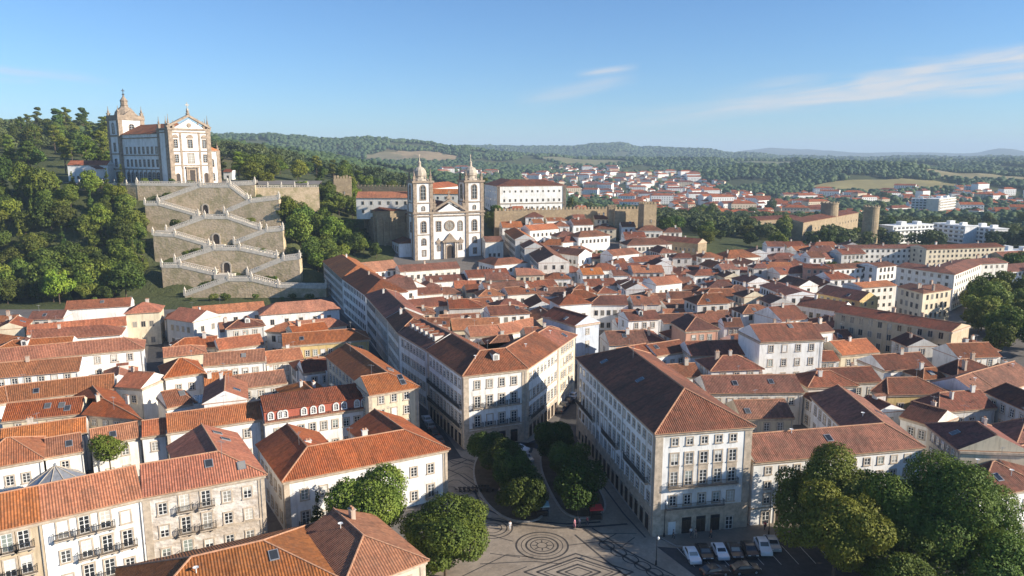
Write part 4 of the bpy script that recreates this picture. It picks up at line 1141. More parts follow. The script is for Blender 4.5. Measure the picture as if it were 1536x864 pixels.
# ---- the zigzag stairway under the sanctuary
def stairway():
    R = thing('zigzag_stairway', 'stairway', 'monumental granite stairway zigzagging in diamonds down the hillside from the hilltop sanctuary', (PY(325, 400, 380)[0], 380, 20))
    ox, oy, oz = R.location
    def wpt(px, py, Y): x, z = PY(px, py, Y); return x, z
    mats = [M['rubble']]
    def flight(pts, Y, depth, zb, wallm='rubble', thick_rail=True):
        """pts: (px,py) of the top line left to right at plane Y; body down to zb"""
        q = [wpt(a, b_, Y) for a, b_ in pts]
        b = MB(); poly = [(q[0][0], zb)] + [(q[-1][0], zb)] + list(reversed(q))
        b.plate([(x-ox, z-oz) for x, z in poly], Y-oy, Y+depth-oy)
        part(R, 'retaining_wall', b, [M[wallm]])
        for (xa, za), (xb, zb_) in zip(q, q[1:]):
            L = math.hypot(xb-xa, zb_-za); slope = abs(zb_-za) > .6
            if slope:         # steps
                n = max(3, int(abs(zb_-za)/.34)); b = MB()
                for k in range(n):
                    x1 = xa+(xb-xa)*k/n; x2 = xa+(xb-xa)*(k+1)/n; zt = max(za+(zb_-za)*k/n, za+(zb_-za)*(k+1)/n)
                    b.box(x1-ox, x2-ox, Y+.45-oy, Y+depth-oy, zt-1.2-oz, zt+.02-oz)
                part(R, 'steps', b, [M['balustrade']])
            else:
                b = MB(); b.box(xa-ox, xb-ox, Y+.45-oy, Y+depth-oy, za-.6-oz, za+.05-oz); part(R, 'landing', b, [M['balustrade']])
            for yy in ((Y, Y+depth-.4) if slope else (Y,)):      # balustrade
                b = MB(); H = 1.25
                b.plate([(xa-ox, za+H-.3-oz), (xb-ox, zb_+H-.3-oz), (xb-ox, zb_+H-oz), (xa-ox, za+H-oz)], yy-oy, yy+.45-oy)
                b.plate([(xa-ox, za-1.2-oz), (xb-ox, zb_-1.2-oz), (xb-ox, zb_+.3-oz), (xa-ox, za+.3-oz)], yy-.12-oy, yy+.44-oy)
                n = max(3, int(L/.9))
                for k in range(n):
                    x = xa+(xb-xa)*(k+.5)/n; z = za+(zb_-za)*(k+.5)/n
                    b.box(x-.17-ox, x+.17-ox, yy+.06-oy, yy+.38-oy, z+.2-oz, z+H-.2-oz)
                part(R, 'balustrade', b, [M['balustrade']])
        for (x, z) in q:
            b = MB(); b.box(x-.5-ox, x+.5-ox, Y-.2-oy, Y+.7-oy, z-.8-oz, z+1.9-oz); b.lathe([(.3, z+1.9-oz), (.5, z+2.3-oz), (.25, z+2.8-oz), (.05, z+3.4-oz)], x-ox, Y+.25-oy, 6)
            part(R, 'pedestal', b, [M['balustrade']])
    def zz(px, py, Y): return PY(px, py, Y)[1]
    # upper terrace wall
    flight([(205, 275), (303, 276)], 399, 5, zz(236, 300, 399)-3); flight([(341, 276), (382, 274)], 399, 5, zz(376, 300, 399)-3)
    levels = [  # Y, outer line, inner lines, portal
     (390, [(236, 301), (300, 278), (345, 278), (371, 298)], [(217, 305), (238, 305), (297, 322)], [(336, 318), (376, 301), (418, 296)], (309, 322, 2.7, 5.2), (282, 346)),
     (366, [(249, 346), (307, 325), (341, 325), (390, 342)], [(229, 350), (262, 352), (313, 367)], [(351, 364), (400, 345), (424, 343)], (325, 366, 3.0, 5.0), (310, 368)),
     (343, [(262, 391), (321, 372), (359, 372), (415, 384)], [(242, 398), (270, 398), (323, 410)], [(371, 410), (425, 388), (449, 385)], (341, 409, 3.0, 4.8), (300, 412)),
     (322, [(277, 441), (342, 418), (377, 418), (417, 428), (489, 429)], None, None, None, None)]
    nx = [325, 372, 418, 455]
    for i, (Y, outer, il, ir, portal, _) in enumerate(levels):
        zb = zz(outer[0][0], nx[i]+8, Y) if i < 3 else -3
        flight(outer, Y, 4.2, zb)
        yi = Y-5.2
        if il: flight(il, yi, 4.2, zz(il[0][0], [346, 396, 442][i], yi)-2); flight(ir, yi, 4.2, zz(ir[0][0], [344, 386, 430][i], yi)-2)
        if portal:
            px, py, w, h = portal; x, z = PY(px, py, Y)
            o = window_on(R, x-ox, z-oz, w, h, True, name='portal', leaf=True, fm='stone_l', s=.7); o.location.y = Y-oy
            # floor of the terrace in front of the portal
            b = MB(); xa = PY(px-20, py, Y)[0]; xb = PY(px+20, py, Y)[0]
            b.box(xa-ox+2, xb-ox-2, yi-oy-.3, Y-oy-.01, z-3-oz, z-.05-oz); part(R, 'terrace', b, [M['balustrade']])
    for (px, py, Y, w) in ((309, 297, 393.5, 3.0), (325, 345, 380.6, 3), (341, 392, 365.6, 3)):
        pass
    return R
stairway()
# long terrace wall that carries the sanctuary square
def terrace_wall(pa, pb, Ya, Yb, ztop, label, cren=False):
    xa = PY(pa, 276, Ya)[0]; xb = PY(pb, 276, Yb)[0]
    R = thing('terrace_wall', 'wall', label, (xa, Ya, 0), math.atan2(Yb-Ya, xb-xa)); L = math.hypot(xb-xa, Yb-Ya)
    b = MB(); b.box(0, L, 0, 1.4, ztop-22, ztop, 0); part(R, 'masonry', b, [M['rubble']])
    b = MB(); b.box(-.1, L+.1, -.12, .35, ztop+.001, ztop+.25, 0); b.box(-.1, L+.1, -.08, .3, ztop+.95, ztop+1.2, 0)
    for k in range(int(L/.9)): b.box(k*.9+.3, k*.9+.6, 0, .25, ztop+.25, ztop+.95, 0)
    part(R, 'balustrade', b, [M['balustrade']])
    for k in range(int(L/7)+1):
        b = MB(); x = min(L-.4, k*7.0+.4); b.box(x-.4, x+.4, -.2, .5, ztop, ztop+1.7); b.lathe([(.25, ztop+1.7), (.42, ztop+2.1), (.2, ztop+2.7), (.05, ztop+3.3)], x, .15, 6); part(R, 'pedestal', b, [M['balustrade']])
terrace_wall(118, 207, 404, 399, 46.8, 'shaded granite terrace wall with a balustrade beneath the long side of the hilltop church')
terrace_wall(380, 478, 400, 408, 45.5, 'sunlit rubble terrace wall running from the stairway towards the woods')
sheet('sanctuary_square', [(PY(118, 276, 404)[0], 405), (PY(207, 276, 400)[0], 400), (PY(382, 276, 400)[0], 400), (PY(478, 276, 408)[0], 409), (-120, 470), (-320, 500)], 47.0, M['pave_walk'])

# ---- castle walls and towers
def cren_wall(name, label, pa, pb, Ya, Yb, ztop, zbot, th=2.2, mt='castle'):
    xa = PY(pa, 330, Ya)[0]; xb = PY(pb, 330, Yb)[0]; L = math.hypot(xb-xa, Yb-Ya)
    R = thing(name, 'castle wall', label, (xa, Ya, zbot), math.atan2(Yb-Ya, xb-xa)); H = ztop-zbot
    b = MB(); b.box(0, L, 0, th, -6, H, 0); part(R, 'masonry', b, [M[mt]])
    b = MB(); n = int(L/2.3)
    for k in range(n): x = k*L/n; b.box(x+.3, x+1.5, 0, .7, H+.001, H+1.35, 0)
    part(R, 'battlements', b, [M[mt]]); return R
def sq_tower(label, px, Y, w, ztop, zbot, rz=.1, ruin=False, d=None):
    x = PY(px, 330, Y)[0]; R = thing('castle_tower', 'tower', label, (x, Y, zbot), rz); H = ztop-zbot; d = d or w
    b = MB(); b.box(-w/2, w/2, 0, d, -8, H, 0); part(R, 'masonry', b, [M['castle']])
    b = MB(); n = max(3, int(w/1.7)); r = random.Random(px); b.box(-w/2, w/2, 0, .69, H, H+.3); b.box(-w/2, w/2, d-.69, d, H, H+.3); b.box(-w/2, -w/2+.69, .69, d-.69, H, H+.3); b.box(w/2-.69, w/2, .69, d-.69, H, H+.3)
    for k in range(n):
        xx = -w/2+(k+.15)*w/n; hh = 1.4 if not ruin else r.uniform(.2, 2.6)
        b.box(xx, xx+w/n*.62, 0, .7, H+.001, H+hh); b.box(xx, xx+w/n*.62, d-.7, d, H+.001, H+hh)
    for k in range(1, n-1):
        yy = (k+.15)*d/n; b.box(-w/2, -w/2+.7, yy, yy+d/n*.6, H+.001, H+1.3); b.box(w/2-.7, w/2, yy, yy+d/n*.6, H+.001, H+1.3)
    part(R, 'battlements', b, [M['castle']])
    o = window_on(R, w*.1, H*.6, .7, 1.8, False, fm='castle', s=.2)
    return R
cren_wall('castle_wall', 'long crenellated stone wall on the ridge below the long white palace', 742, 918, 434, 452, 30.5, 16)
cren_wall('castle_wall', 'short sunlit crenellated wall between the two square castle towers', 922, 966, 440, 446, 31, 14)
sq_tower('low square castle tower standing in the middle of the crenellated wall', 919, 442, 5.0, 32, 12)
sq_tower('tall square castle tower at the right end of the crenellated wall', 975, 430, 8.0, 34.5, 8, .25)
sq_tower('ruined castle tower with a broken top on the wooded slope', 516, 448, 10.5, 48.5, 26, .2, True, 8)
sq_tower('lower ruined tower stump just left of the broken castle tower', 503, 452, 6.5, 47, 28, -.3, True)
cren_wall('ruined_wall', 'low ruined stone wall on the slope behind the orange roofed convent', 536, 615, 485, 480, 42.5, 34)

def round_tower(label, px, Y, r, ztop, zbot):
    x = PY(px, 330, Y)[0]; R = thing('round_tower', 'tower', label, (x, Y, zbot)); H = ztop-zbot
    b = MB(); b.lathe([(r*1.05, -6), (r, H*.3), (r*.97, H), (r*1.02, H+.01), (r*1.02, H+1.0)], 0, 0, 24); part(R, 'masonry', b, [M['castle']])
    b = MB()
    for k in range(14):
        t = MB(); t.box(-.45, .45, r-.6, r*1.02, H+1.001, H+1.9); b.add(t, (0,0,0), k*2*math.pi/14)
    part(R, 'battlements', b, [M['castle']])
round_tower('sunlit round castle tower at the right end of the long stone fortress', 1306, 548, 5.6, 24.5, 0)
round_tower('squat round castle tower rising behind the fortress roof', 1243, 610, 7.0, 23.5, 4)
# ---------------------------------------------------------------- the town's houses, foreground first
CW = dict(w=((.82,.81,.78), 'white'), c=((.70,.61,.45), 'cream'), g=((.60,.585,.55), 'grey'), y=((.62,.47,.22), 'yellow'), t=((.52,.42,.29), 'tan'),
          p=((.62,.35,.25), 'pink'), b=((.55,.60,.68), 'bluish'), i=((.78,.745,.67), 'ivory'))  # b: white wall with its bluish shade put into the colour
RN = dict(o='orange', b='brown', d='dark')
HOUSES = []       # (root, description, x, y, z) of the houses labelled at the end
def H(pp, h, w, ends='gg', roof='b', wall='w', floors=None, label=None, cat='house', name=None, kw=None, dr=None, group=None, z0=None, world=False):
    kw = kw or {}
    if z0 is None: z0 = 0 if world else sum(PE(px, py, h)[2] for px, py in pp)/len(pp)
    pts = pp if world else [P(px, py, h+z0) for px, py in pp]
    form = 'hipped' if 'h' in ends else 'gabled'
    B = rangeb(name or ('townhouse' if h >= 11 else 'house'), cat, label, pts, w, h, z0, ends, 'roof_'+roof, wall=CW[wall][0], floors=floors, group=group or 'tiled houses of the town', **kw)
    if not label: HOUSES.append((B['root'], CW[wall][1], RN[roof], form, pts[0][0], pts[0][1], z0+h))
    if dr is None: dr = (1, 0, 0) if RND.random() < .7 else (0, 1, 0)
    dress(B, *dr, seed=len(HOUSES)+int(pp[0][0]))
    return B
fl = lambda n, rows, m=1.5, long=(): dict(n=n, rows=rows, m=m, long=long)

# right corner building on the plaza
R1 = H([(867,538), (984.5,650.5)], 18.0, 16.8, 'hh', 'b', 'w', name='corner_building', cat='building', dr=(0,2,0),
  label='large white five-storey corner building between the plaza trees and the car park',
  kw=dict(quoin=1.3, base=4.4, course=(4.6,), edge_specs={0: fl(17, [(.1,'d'), (5.1,'w'), (8.6,'F'), (12.2,'w'), (15.5,'s')], 1.2, ((.0,.28,8.4), (.42,.62,8.4), (.72,.97,8.4))),
     1: fl(5, [(.1,'gdddg'), (5.2,'w'), (8.7,'F'), (12.3,'W'), (15.7,'s')], 2.0, ((.0,.8,4.75), (.02,.98,8.45)))}))
# wedge building between the two streets
WG = H([(641,525), (695.5,564), (790,553), (838,520.5)], 16.4, 12.5, 'gg', 'b', 'w', name='wedge_building', cat='building', dr=(0,0,0),
  label='white wedge-shaped building with a brown roof between the two streets at the plaza head',
  kw=dict(quoin=1.2, course=(4.3, 8.6), base=3.9, edge_specs={0: fl(9, [(.1,'d'), (4.7,'F'), (9.0,'F'), (13.2,'w')], 1.2, ((0,1,4.5), (0,1,8.8))),
     1: fl(4, [(.1,'d'), (4.7,'f'), (9.0,'f'), (13.2,'w')], 1.6), 2: fl(8, [(.1,'d'), (4.7,'F'), (9.0,'w'), (13.2,'w')], 1.0, ((0,.45,4.5),))}))
dormer(WG, 1, 8.5, 3.0); vent(WG, 1, 4, 4); vent(WG, 2, 9, 4)
H([(838.2,520.3), (863,503.5)], 16.0, 11, 'gh', 'b', 'c', 5, name='town_building', cat='building', dr=(0,1,1),
  label='cream balconied building adjoining the right end of the wedge building', kw=dict(bay=2.2, cornice=True))
# the row along the left-hand street behind the wedge building
SB = H([(599,500), (640.6,524.7)], 15.5, 12.5, 'gg', 'd', 'w', 4, name='town_building', cat='building', dr=(0,0,0), label='white street building with a row of dormers behind the wedge building', kw=dict(bay=2.4, far=False))
for k in range(6): dormer(SB, 0, 2.2+k*3.1, 2.6)
H([(581,478), (598.6,499.6)], 15, 10, 'gh', 'b', 'i', 4, kw=dict(bay=2.2))
H([(549,443), (580.6,477.6)], 15, 11, 'hg', 'b', 'g', 4, kw=dict(bay=2.2))
H([(514,418), (548.6,442.6)], 14, 15, 'gh', 'b', 'w', 4, kw=dict(bay=2.6))
H([(485,392), (513.6,417.6)], 13, 15, 'hh', 'o', 'g', 4, kw=dict(bay=2.6))
H([(552,440), (626,434)], 12, 14, 'hg', 'd', 'w', 3); H([(520,412), (600,404)], 10, 14, 'hg', 'o', 'w', 3); H([(600,408), (690,402)], 9, 9, 'gg', 'b', 'i', 2)

# plaza left: hipped building over the two leafy trees
C1 = H([(387,667), (426,722), (670,674), (600,627)], 9.5, 11, 'gg', 'o', 'w', name='town_building', cat='building', dr=(0,0,0),
  label='white three-sided building with a hipped roof behind the two big leafy trees',
  kw=dict(quoin=.9, edge_specs={0: fl(5, [(1.2,'w'), (5.6,'w')]), 1: fl(8, [(1.0,'fwwwwwwf'), (5.6,'w')], 1.6), }))
for s, d in ((6, 9), (16, 8)): chimney(C1, 1, s, d, 1.1)
# bottom left: long three-part building
H([(-75,812), (61.5,781)], 14.2, 10.5, 'hg', 'o', 't', name='town_building', cat='building', dr=(0,0,0), label='tan stone building with iron balconies at the far left of the bottom edge',
  kw=dict(edge_specs={0: fl(4, [(.1,'d'), (3.8,'f'), (7.4,'f'), (11.0,'f')], 1.2)}, base=3.4, course=(3.5,)))
A1 = H([(62.2,780.7), (213,746)], 14.2, 10.5, 'gg', 'o', 'w', name='town_building', cat='building', dr=(0,0,0),
  label='white building with iron balconies between the tan building and the peeling one',
  kw=dict(edge_specs={0: fl(4, [(.1,'d'), (3.8,'wffw'), (7.4,'wfff'), (11.0,'fffw')], 1.0)}, base=3.4, course=(3.5,)))
A1b = H([(213.4,745.9), (395,712), (352,651)], 14.2, 10.5, 'gg', 'o', 'i', name='town_building', cat='building', dr=(0,2,0),
  label='building with peeling stone-patched walls turning a corner beside the alley',
  kw=dict(wallmat='patchy', quoin=1.0, base=3.4, course=(3.5, 7.2), edge_specs={0: fl(5, [(.4,'g'), (3.9,'wfwww'), (7.5,'wffww'), (11.0,'wffww')], 1.0), 1: fl(6, [(4,'w'), (7.5,'w'), (11,'w')])}))
# bottom centre: two hipped roofs
D1 = H([(-42.5,71.5), (-20.9,82.9)], 10.2, 16, 'hh', 'o', 'c', name='town_building', cat='building', dr=(0,1,1), world=True, label='wide orange hipped roof in the bottom foreground left of the leafy trees', kw=dict(slope=.42))
D2 = H([(-11.4,87.8), (-20.6,99.8)], 10.2, 11.5, 'hg', 'o', 'c', world=True, name='town_building', cat='building', dr=(1,0,1), label='orange pyramid-like hipped roof over cream walls at the bottom centre, nearest the plaza', kw=dict(quoin=.8, slope=.45, edge_specs={3: fl(4, [(1,'w'), (4.4,'w'), (7.6,'s')]), 0: fl(5, [(1,'w'), (4.4,'w'), (7.6,'s')])}))
# right of the corner building
R2 = H([(1131,693), (1383,670.5), (1292,597)], 11.6, 10.2, 'gg', 'b', 'w', name='town_building', cat='building', dr=(0,1,1),
  label='white four-storey building behind the big trees, joined to the corner building',
  kw=dict(course=(3.2,), base=0, edge_specs={0: fl(11, [(.1,'gdgdgdggdgg'), (3.9,'w'), (6.6,'s'), (9.2,'s')], 1.4), 1: fl(8, [(3.9,'w'), (6.6,'w'), (9.2,'s')])}))
R9 = H([(1392,638), (1441,676)], 12.5, 11, 'hg', 'd', 'c', 4, name='town_building', cat='building', dr=(1,1,0), label='cream four-storey house with a blank bluish gable behind the biggest tree', kw=dict(bay=2.4, skip=(1,)))

# ---- left quarter
H([(3,632), (122,620)], 9, 8.5, 'gg', 'o', 'c', 3, dr=(0,3,0)); H([(124,622), (208,629), (170,588)], 9, 8, 'gg', 'o', 'c', 3, dr=(1,0,0))
H([(-30,612), (12,603), (172,583)], 8.5, 9, 'gg', 'o', 'w', 2, dr=(0,1,0)); H([(174,580), (213,583)], 9, 9, 'gg', 'o', 'i', 2)
A6 = H([(-60,549), (214,523)], 11, 9, 'gh', 'o', 'w', 3, label='very long white building with an orange roof beside the narrow straight street', cat='building', name='town_building', dr=(1,0,0), kw=dict(bay=4.0))
H([(45,512), (180,502)], 9, 9, 'gh', 'o', 'w', 2); H([(-40,516), (42,528)], 8.5, 9, 'hh', 'o', 'w', 2); H([(40,502), (190,488)], 8.5, 8, 'gg', 'o', 'i', 2)
H([(97,465), (196,459)], 8, 9, 'gg', 'o', 'w', 1, kw=dict(bay=5)); H([(188,471), (239,468)], 11, 10, 'hh', 'o', 'c', 2, dr=(1,0,0))
H([(42,480), (95,478)], 7, 8, 'gg', 'b', 'g', 2); H([(-10,487), (24,485)], 6, 8, 'gg', 'o', 'i', 2); H([(-60,500), (20,497)], 6, 8, 'gg', 'o', 'w', 2)
H([(68,686), (124,676)], 8, 8, 'gg', 'o', 'w', 2, dr=(0,1,0)); H([(-40,706), (62,688)], 9.5, 11, 'hh', 'o', 'w', 2, dr=(0,0,0)); H([(137,668), (210,655)], 8, 7, 'gg', 'o', 'i', 2)
H([(0,668), (130,648)], 8, 7, 'gg', 'o', 'w', 2)
# ---- middle left block
H([(251,649), (394,628)], 8.8, 8.6, 'gg', 'o', 'w', 2, dr=(0,0,0), kw=dict(bay=3.6, quoin=.6)); H([(213,655), (249,650)], 8.2, 7, 'gg', 'o', 'w', 2, dr=(0,0,0))
RD = H([(397,634), (552,611)], 8.6, 9.6, 'gg', 'b', 'w', 2, label='white row building with a red-clad attic of arched white windows', cat='building', name='town_building', dr=(0,0,0), kw=dict(bay=2.6))
H([(553,593), (627,581), (548,527)], 12.6, 10, 'gg', 'o', 'c', 4, label='cream four-storey corner building with an orange roof wing along the left street', cat='building', name='town_building', dr=(0,2,0), kw=dict(quoin=.8, cornice=True, bay=3.0))
H([(424,519), (553,509)], 9, 9, 'gh', 'o', 'y', 2, dr=(0,1,0), label='yellow courtyard house with an orange roof left of the street', kw=dict(bay=2.4))
H([(391,473), (509,464)], 9, 11, 'hh', 'o', 'w', 2, dr=(0,0,0), kw=dict(bay=5)); H([(290,473), (398,464)], 9, 8, 'gg', 'o', 'w', 2, dr=(0,0,0), kw=dict(bay=3.4))
H([(250,478), (290,484)], 9, 11, 'gg', 'o', 'g', 2); H([(305,549), (398,541)], 8.5, 8, 'gg', 'o', 'w', 2, dr=(0,1,0)); H([(248,567), (305,559)], 9.5, 11, 'hh', 'o', 'w', 2, dr=(0,0,0))
H([(328,525), (396,516)], 8, 8, 'gg', 'o', 'w', 2); H([(252,525), (325,520)], 8, 8, 'hg', 'o', 'i', 2); H([(307,581), (350,576)], 7, 8, 'gg', 'o', 'i', 2)
H([(352,584), (430,574)], 7.5, 8, 'gg', 'b', 'g', 2); H([(455,560), (520,552)], 8, 8, 'gg', 'b', 'w', 2); H([(400,545), (455,538)], 7, 8, 'gg', 'o', 'i', 2); H([(250,612), (292,604)], 8, 9, 'gh', 'b', 'w', 1)
H([(400,497), (440,500)], 8, 8, 'hh', 'o', 'w', 2); H([(445,497), (520,488)], 8, 8, 'gh', 'o', 'i', 2); H([(330,498), (390,492)], 7.5, 8, 'gg', 'o', 'w', 2)
# ---- old town centre and right
H([(938,540), (983,532)], 9, 8, 'gg', 'b', 'w', 2); H([(984,534), (1033,526)], 9, 8, 'gg', 'b', 'w', 2, dr=(0,1,0)); H([(1036,534), (1136,531)], 9.5, 10, 'gg', 'b', 'w', 2, kw=dict(bay=5))
H([(1140,513), (1235,509)], 15, 12, 'gg', 'b', 'w', 4, label='tall white house with wide chimney piers on its front, right of the old town centre', dr=(2,1,0), kw=dict(bay=3.6, minfloor=1))
H([(1060,590), (1205,588)], 8, 10, 'gg', 'b', 'i', 2, dr=(1,2,0)); H([(1111,628), (1190,626)], 7.5, 9, 'gg', 'b', 'c', 2, dr=(0,1,0)); H([(985,568), (1052,564)], 8, 8, 'gg', 'b', 'w', 1)
H([(1213,581), (1285,578)], 8.5, 9, 'hh', 'b', 'i', 2); H([(1238,576), (1322,572)], 8, 9, 'gg', 'd', 'g', 2); H([(1326,556), (1400,551)], 8.5, 10, 'gg', 'b', 'w', 2, dr=(1,0,0))
H([(1310,587), (1332,592), (1421,590)], 9.5, 9, 'hh', 'd', 'y', 2, label='mustard yellow house with a dark hipped roof on the right', dr=(0,0,0), kw=dict(bay=4.0))
H([(1405,555), (1436,566), (1500,560)], 9, 10, 'hh', 'd', 'w', 2, dr=(1,0,1)); H([(1473,598), (1497,589), (1560,570)], 9, 12, 'gg', 'b', 'w', 2, dr=(0,0,1))
H([(1371,604), (1408,618), (1493,611)], 9, 9, 'hg', 'b', 'g', 2, dr=(1,0,0)); H([(1351,625), (1402,640)], 8.5, 9, 'gg', 'b', 'i', 2); H([(1488,640), (1525,668), (1590,660)], 10, 10, 'hh', 'd', 'w', 2, dr=(0,0,1))
H([(1437,712), (1470,745), (1560,730)], 9, 10, 'gh', 'd', 'w', 2, dr=(0,1,1)); H([(1530,720), (1600,700)], 9, 10, 'gg', 'b', 'c', 2)
PK = H([(1008,484), (1029,497), (1077,494)], 12, 10, 'gh', 'b', 'p', 3, label='salmon pink house with a brown roof in the middle of the old town', dr=(0,0,0), kw=dict(skip=(0,)))
H([(1048,487), (1108,484)], 9, 9, 'gh', 'b', 'c', 2); H([(984,428), (1023,424)], 10, 9, 'gg', 'o', 'w', 2); H([(879,430), (926,428)], 8, 9, 'gg', 'b', 'w', 1)
H([(840,458), (887,455)], 12, 10, 'hh', 'b', 'w', 2, dr=(1,0,1)); H([(814,474), (864,489)], 12, 9, 'gg', 'b', 'b', 3, kw=dict(skip=(0,)), label='house with a blank weathered wall coloured bluish for shade, above the narrow street')
H([(868,356), (915,353)], 13, 10, 'hh', 'b', 'w', 2, dr=(0,0,0), label='tall white house with a strip of upper windows below the castle wall', kw=dict(edge_specs={0: fl(7, [(3, 's'), (9.6, 'w')])}))
H([(919,384), (959,380)], 12, 9, 'gg', 'b', 'w', 2); H([(941,368), (1008,366)], 12, 11, 'hh', 'b', 'i', 3, kw=dict(bay=2.4)); H([(960,393), (1000,391)], 8, 9, 'gg', 'b', 'w', 2)
H([(984,360), (1047,366)], 11, 9, 'gg', 'b', 't', 2, kw=dict(wallmat='castle')); H([(1091,388), (1140,385)], 9, 13, 'hh', 'b', 'i', 2, kw=dict(bay=2.2)); H([(1050,392), (1090,388)], 8, 12, 'hh', 'b', 'g', 2)
H([(757,347), (773,360)], 11, 10, 'hg', 'o', 'g', 3, kw=dict(bay=2.4)); H([(773,360), (787,373)], 11, 10, 'gg', 'b', 'g', 3, kw=dict(bay=2.4)); H([(787,373), (808,395)], 11, 14, 'gg', 'b', 'i', 3, kw=dict(bay=2.6))
H([(795,346), (838,343)], 9, 10, 'gg', 'o', 'w', 2); H([(845,364), (875,362)], 10, 10, 'hh', 'b', 'w', 2); H([(820,378), (868,384)], 10, 10, 'gg', 'b', 'w', 2); H([(842,410), (878,408)], 9, 9, 'hh', 'b', 'w', 2)
H([(718,392), (742,398), (790,394)], 9, 9, 'hh', 'b', 'w', 2, dr=(0,0,0)); H([(702,417), (765,413)], 8, 10, 'gg', 'b', 'w', 2); H([(640,424), (700,420)], 7, 8, 'gg', 'b', 'w', 1)
H([(590,446), (664,440)], 9, 8, 'gg', 'b', 'i', 2); H([(618,463), (672,458)], 9, 9, 'gg', 'b', 'i', 2); H([(728,436), (790,432)], 9, 9, 'gg', 'b', 'w', 2)
H([(705,505), (755,502), (812,490)], 9, 8, 'gg', 'o', 'w', 2, dr=(0,0,1)); H([(745,463), (790,460)], 9, 9, 'hh', 'b', 'g', 2); H([(797,394), (800,398)], 9, 3, 'gg', 'b', 'g', 1) if False else None
# ---- right: larger blocks
def AP(pp, h, w, label, wall='w', roof='b', ends='gg', floors=5, name='apartment_block', **kw):
    kw.setdefault('slope', .22)
    B = H(pp, h, w, ends, roof, wall, floors, label=label, cat='apartment block', name=name, kw=kw, dr=(2,0,0), group='larger blocks beyond the old town'); return B
AP([(1253,468), (1428,498)], 13.5, 12, 'long brown-grey apartment row with rows of windows and a sunlit end gable', 't', 'd', 'gg', 4, bay=3.0, far=False)
AP([(1293,432), (1345,428)], 12, 10, 'cream apartment wing with a red roof at the left end of the cream block', 'i', 'o', 'gg', 4); AP([(1347,430), (1385,440), (1427,434)], 14, 10, 'cream apartment block with a blank sunlit end wall above the park trees', 'c', 'b', 'gg', 4, bay=3.2)
AP([(1316,401), (1345,398)], 13, 10, 'narrow white apartment wing left of the long curved white block', 'w', 'b', 'gg', 4); AP([(1345,400), (1432,412), (1472,396), (1512,394)], 15, 12, 'long bent white apartment block with rows of small square windows', 'i', 'b', 'gg', 5, bay=3.4)
AP([(1205,402), (1250,404)], 12, 11, 'pink and white block beside the long blue-shaded block', 'p', 'b', 'gg', 4); AP([(1250,404), (1316,400)], 12, 11, 'long white block in blue shade right of the pink block', 'w', 'b', 'gg', 4)
AP([(1270,373), (1388,372)], 12, 11, 'long cream apartment row with red roofs, left half, below the white balcony blocks', 'i', 'b', 'gg', 4); AP([(1390,374), (1507,370)], 13, 12, 'long cream apartment row with red roofs, right half, below the white balcony blocks', 'c', 'b', 'gg', 5)
AP([(1140,428), (1180,444)], 11, 12, 'white colonnaded building with a dark roof and white gable below the bent block', 'w', 'd', 'gg', 3, bay=2.4)
H([(1196,458), (1262,468)], 9, 10, 'gg', 'd', 'w', 2); H([(1225,440), (1290,452)], 9, 11, 'gg', 'd', 'y', 3); H([(1170,412), (1218,408)], 9, 10, 'gg', 'b', 'i', 2); H([(1172,482), (1212,478)], 10, 13, 'gg', 'd', 'w', 2)
H([(1205,390), (1250,388)], 8, 10, 'gg', 'b', 'w', 2); H([(1258,380), (1284,378)], 9, 10, 'gg', 'b', 'w', 2); H([(1460,530), (1498,526)], 7, 9, 'hh', 'b', 'i', 2); H([(1512,408), (1560,404)], 9, 10, 'gg', 'd', 'w', 3)
H([(1505,387), (1560,384)], 8, 10, 'gg', 'b', 't', 3); H([(1262,533), (1318,528)], 8, 10, 'gg', 'o', 'c', 2); H([(1215,500), (1250,496)], 13, 6, 'gg', 'b', 'w', 3)
def flat_block(pp, h, w, label, floors, col=(.78,.78,.78), bands=True, z0=None):
    if z0 is None: z0 = sum(PE(px, py, h)[2] for px, py in pp)/len(pp)
    (xa, ya), (xb, yb) = [P(px, py, h+z0) for px, py in pp]; L = math.hypot(xb-xa, yb-ya)
    R = thing('apartment_block', 'apartment block', label, (xa, ya, z0), math.atan2(yb-ya, xb-xa), 'larger blocks beyond the old town')
    FOOT.append([(xa, ya), (xb, yb), (xb, yb+w), (xa, ya+w)])
    b = MB(); b.box(0, L, 0, w, -3, h, 0); part(R, 'wall', b, [M['plaster']], col)
    b = MB(); b.box(-.4, L+.4, -.4, w+.4, h, h+.5, 0); b.box(L*.3, L*.42, w*.3, w*.7, h+.5, h+3, 0); b.box(L*.7, L*.8, w*.3, w*.7, h+.5, h+2.6, 0); part(R, 'roof', b, [M['zinc'] if not bands else M['white']])
    fh = h/floors; n = int(L/4.2)
    for f in range(floors):
        b = MB(); b.box(L*.02, L*.98, -1.3, 0, f*fh+.1, f*fh+1.0, 0); part(R, 'balcony', b, [M['white']])
        for k in range(n):
            x = (k+.5)*L/n
            if f*n+k < 100: o = link('window', tpl('apw', lambda b: (b.box(-1.3, 1.3, -.04, 0, 0, 1.5, 0), b.box(-1.4, 1.4, -.08, 0, 1.501, 1.6, 1), b.box(-.04, .04, -.07, -.041, 0, 1.5, 1)), [M['glass'], M['white']], 'window'), R, (x, 0, f*fh+1.05))
    return R
flat_block([(1340,340), (1400,337)], 13, 12, 'stepped white balcony block, leftmost of the white terraces under the park trees', 4)
flat_block([(1400,335), (1448,340)], 13, 12, 'stepped white balcony block in the middle of the white terraces', 4)
flat_block([(1448,339), (1492,344)], 12, 12, 'stepped white balcony block, rightmost of the white terraces', 4)
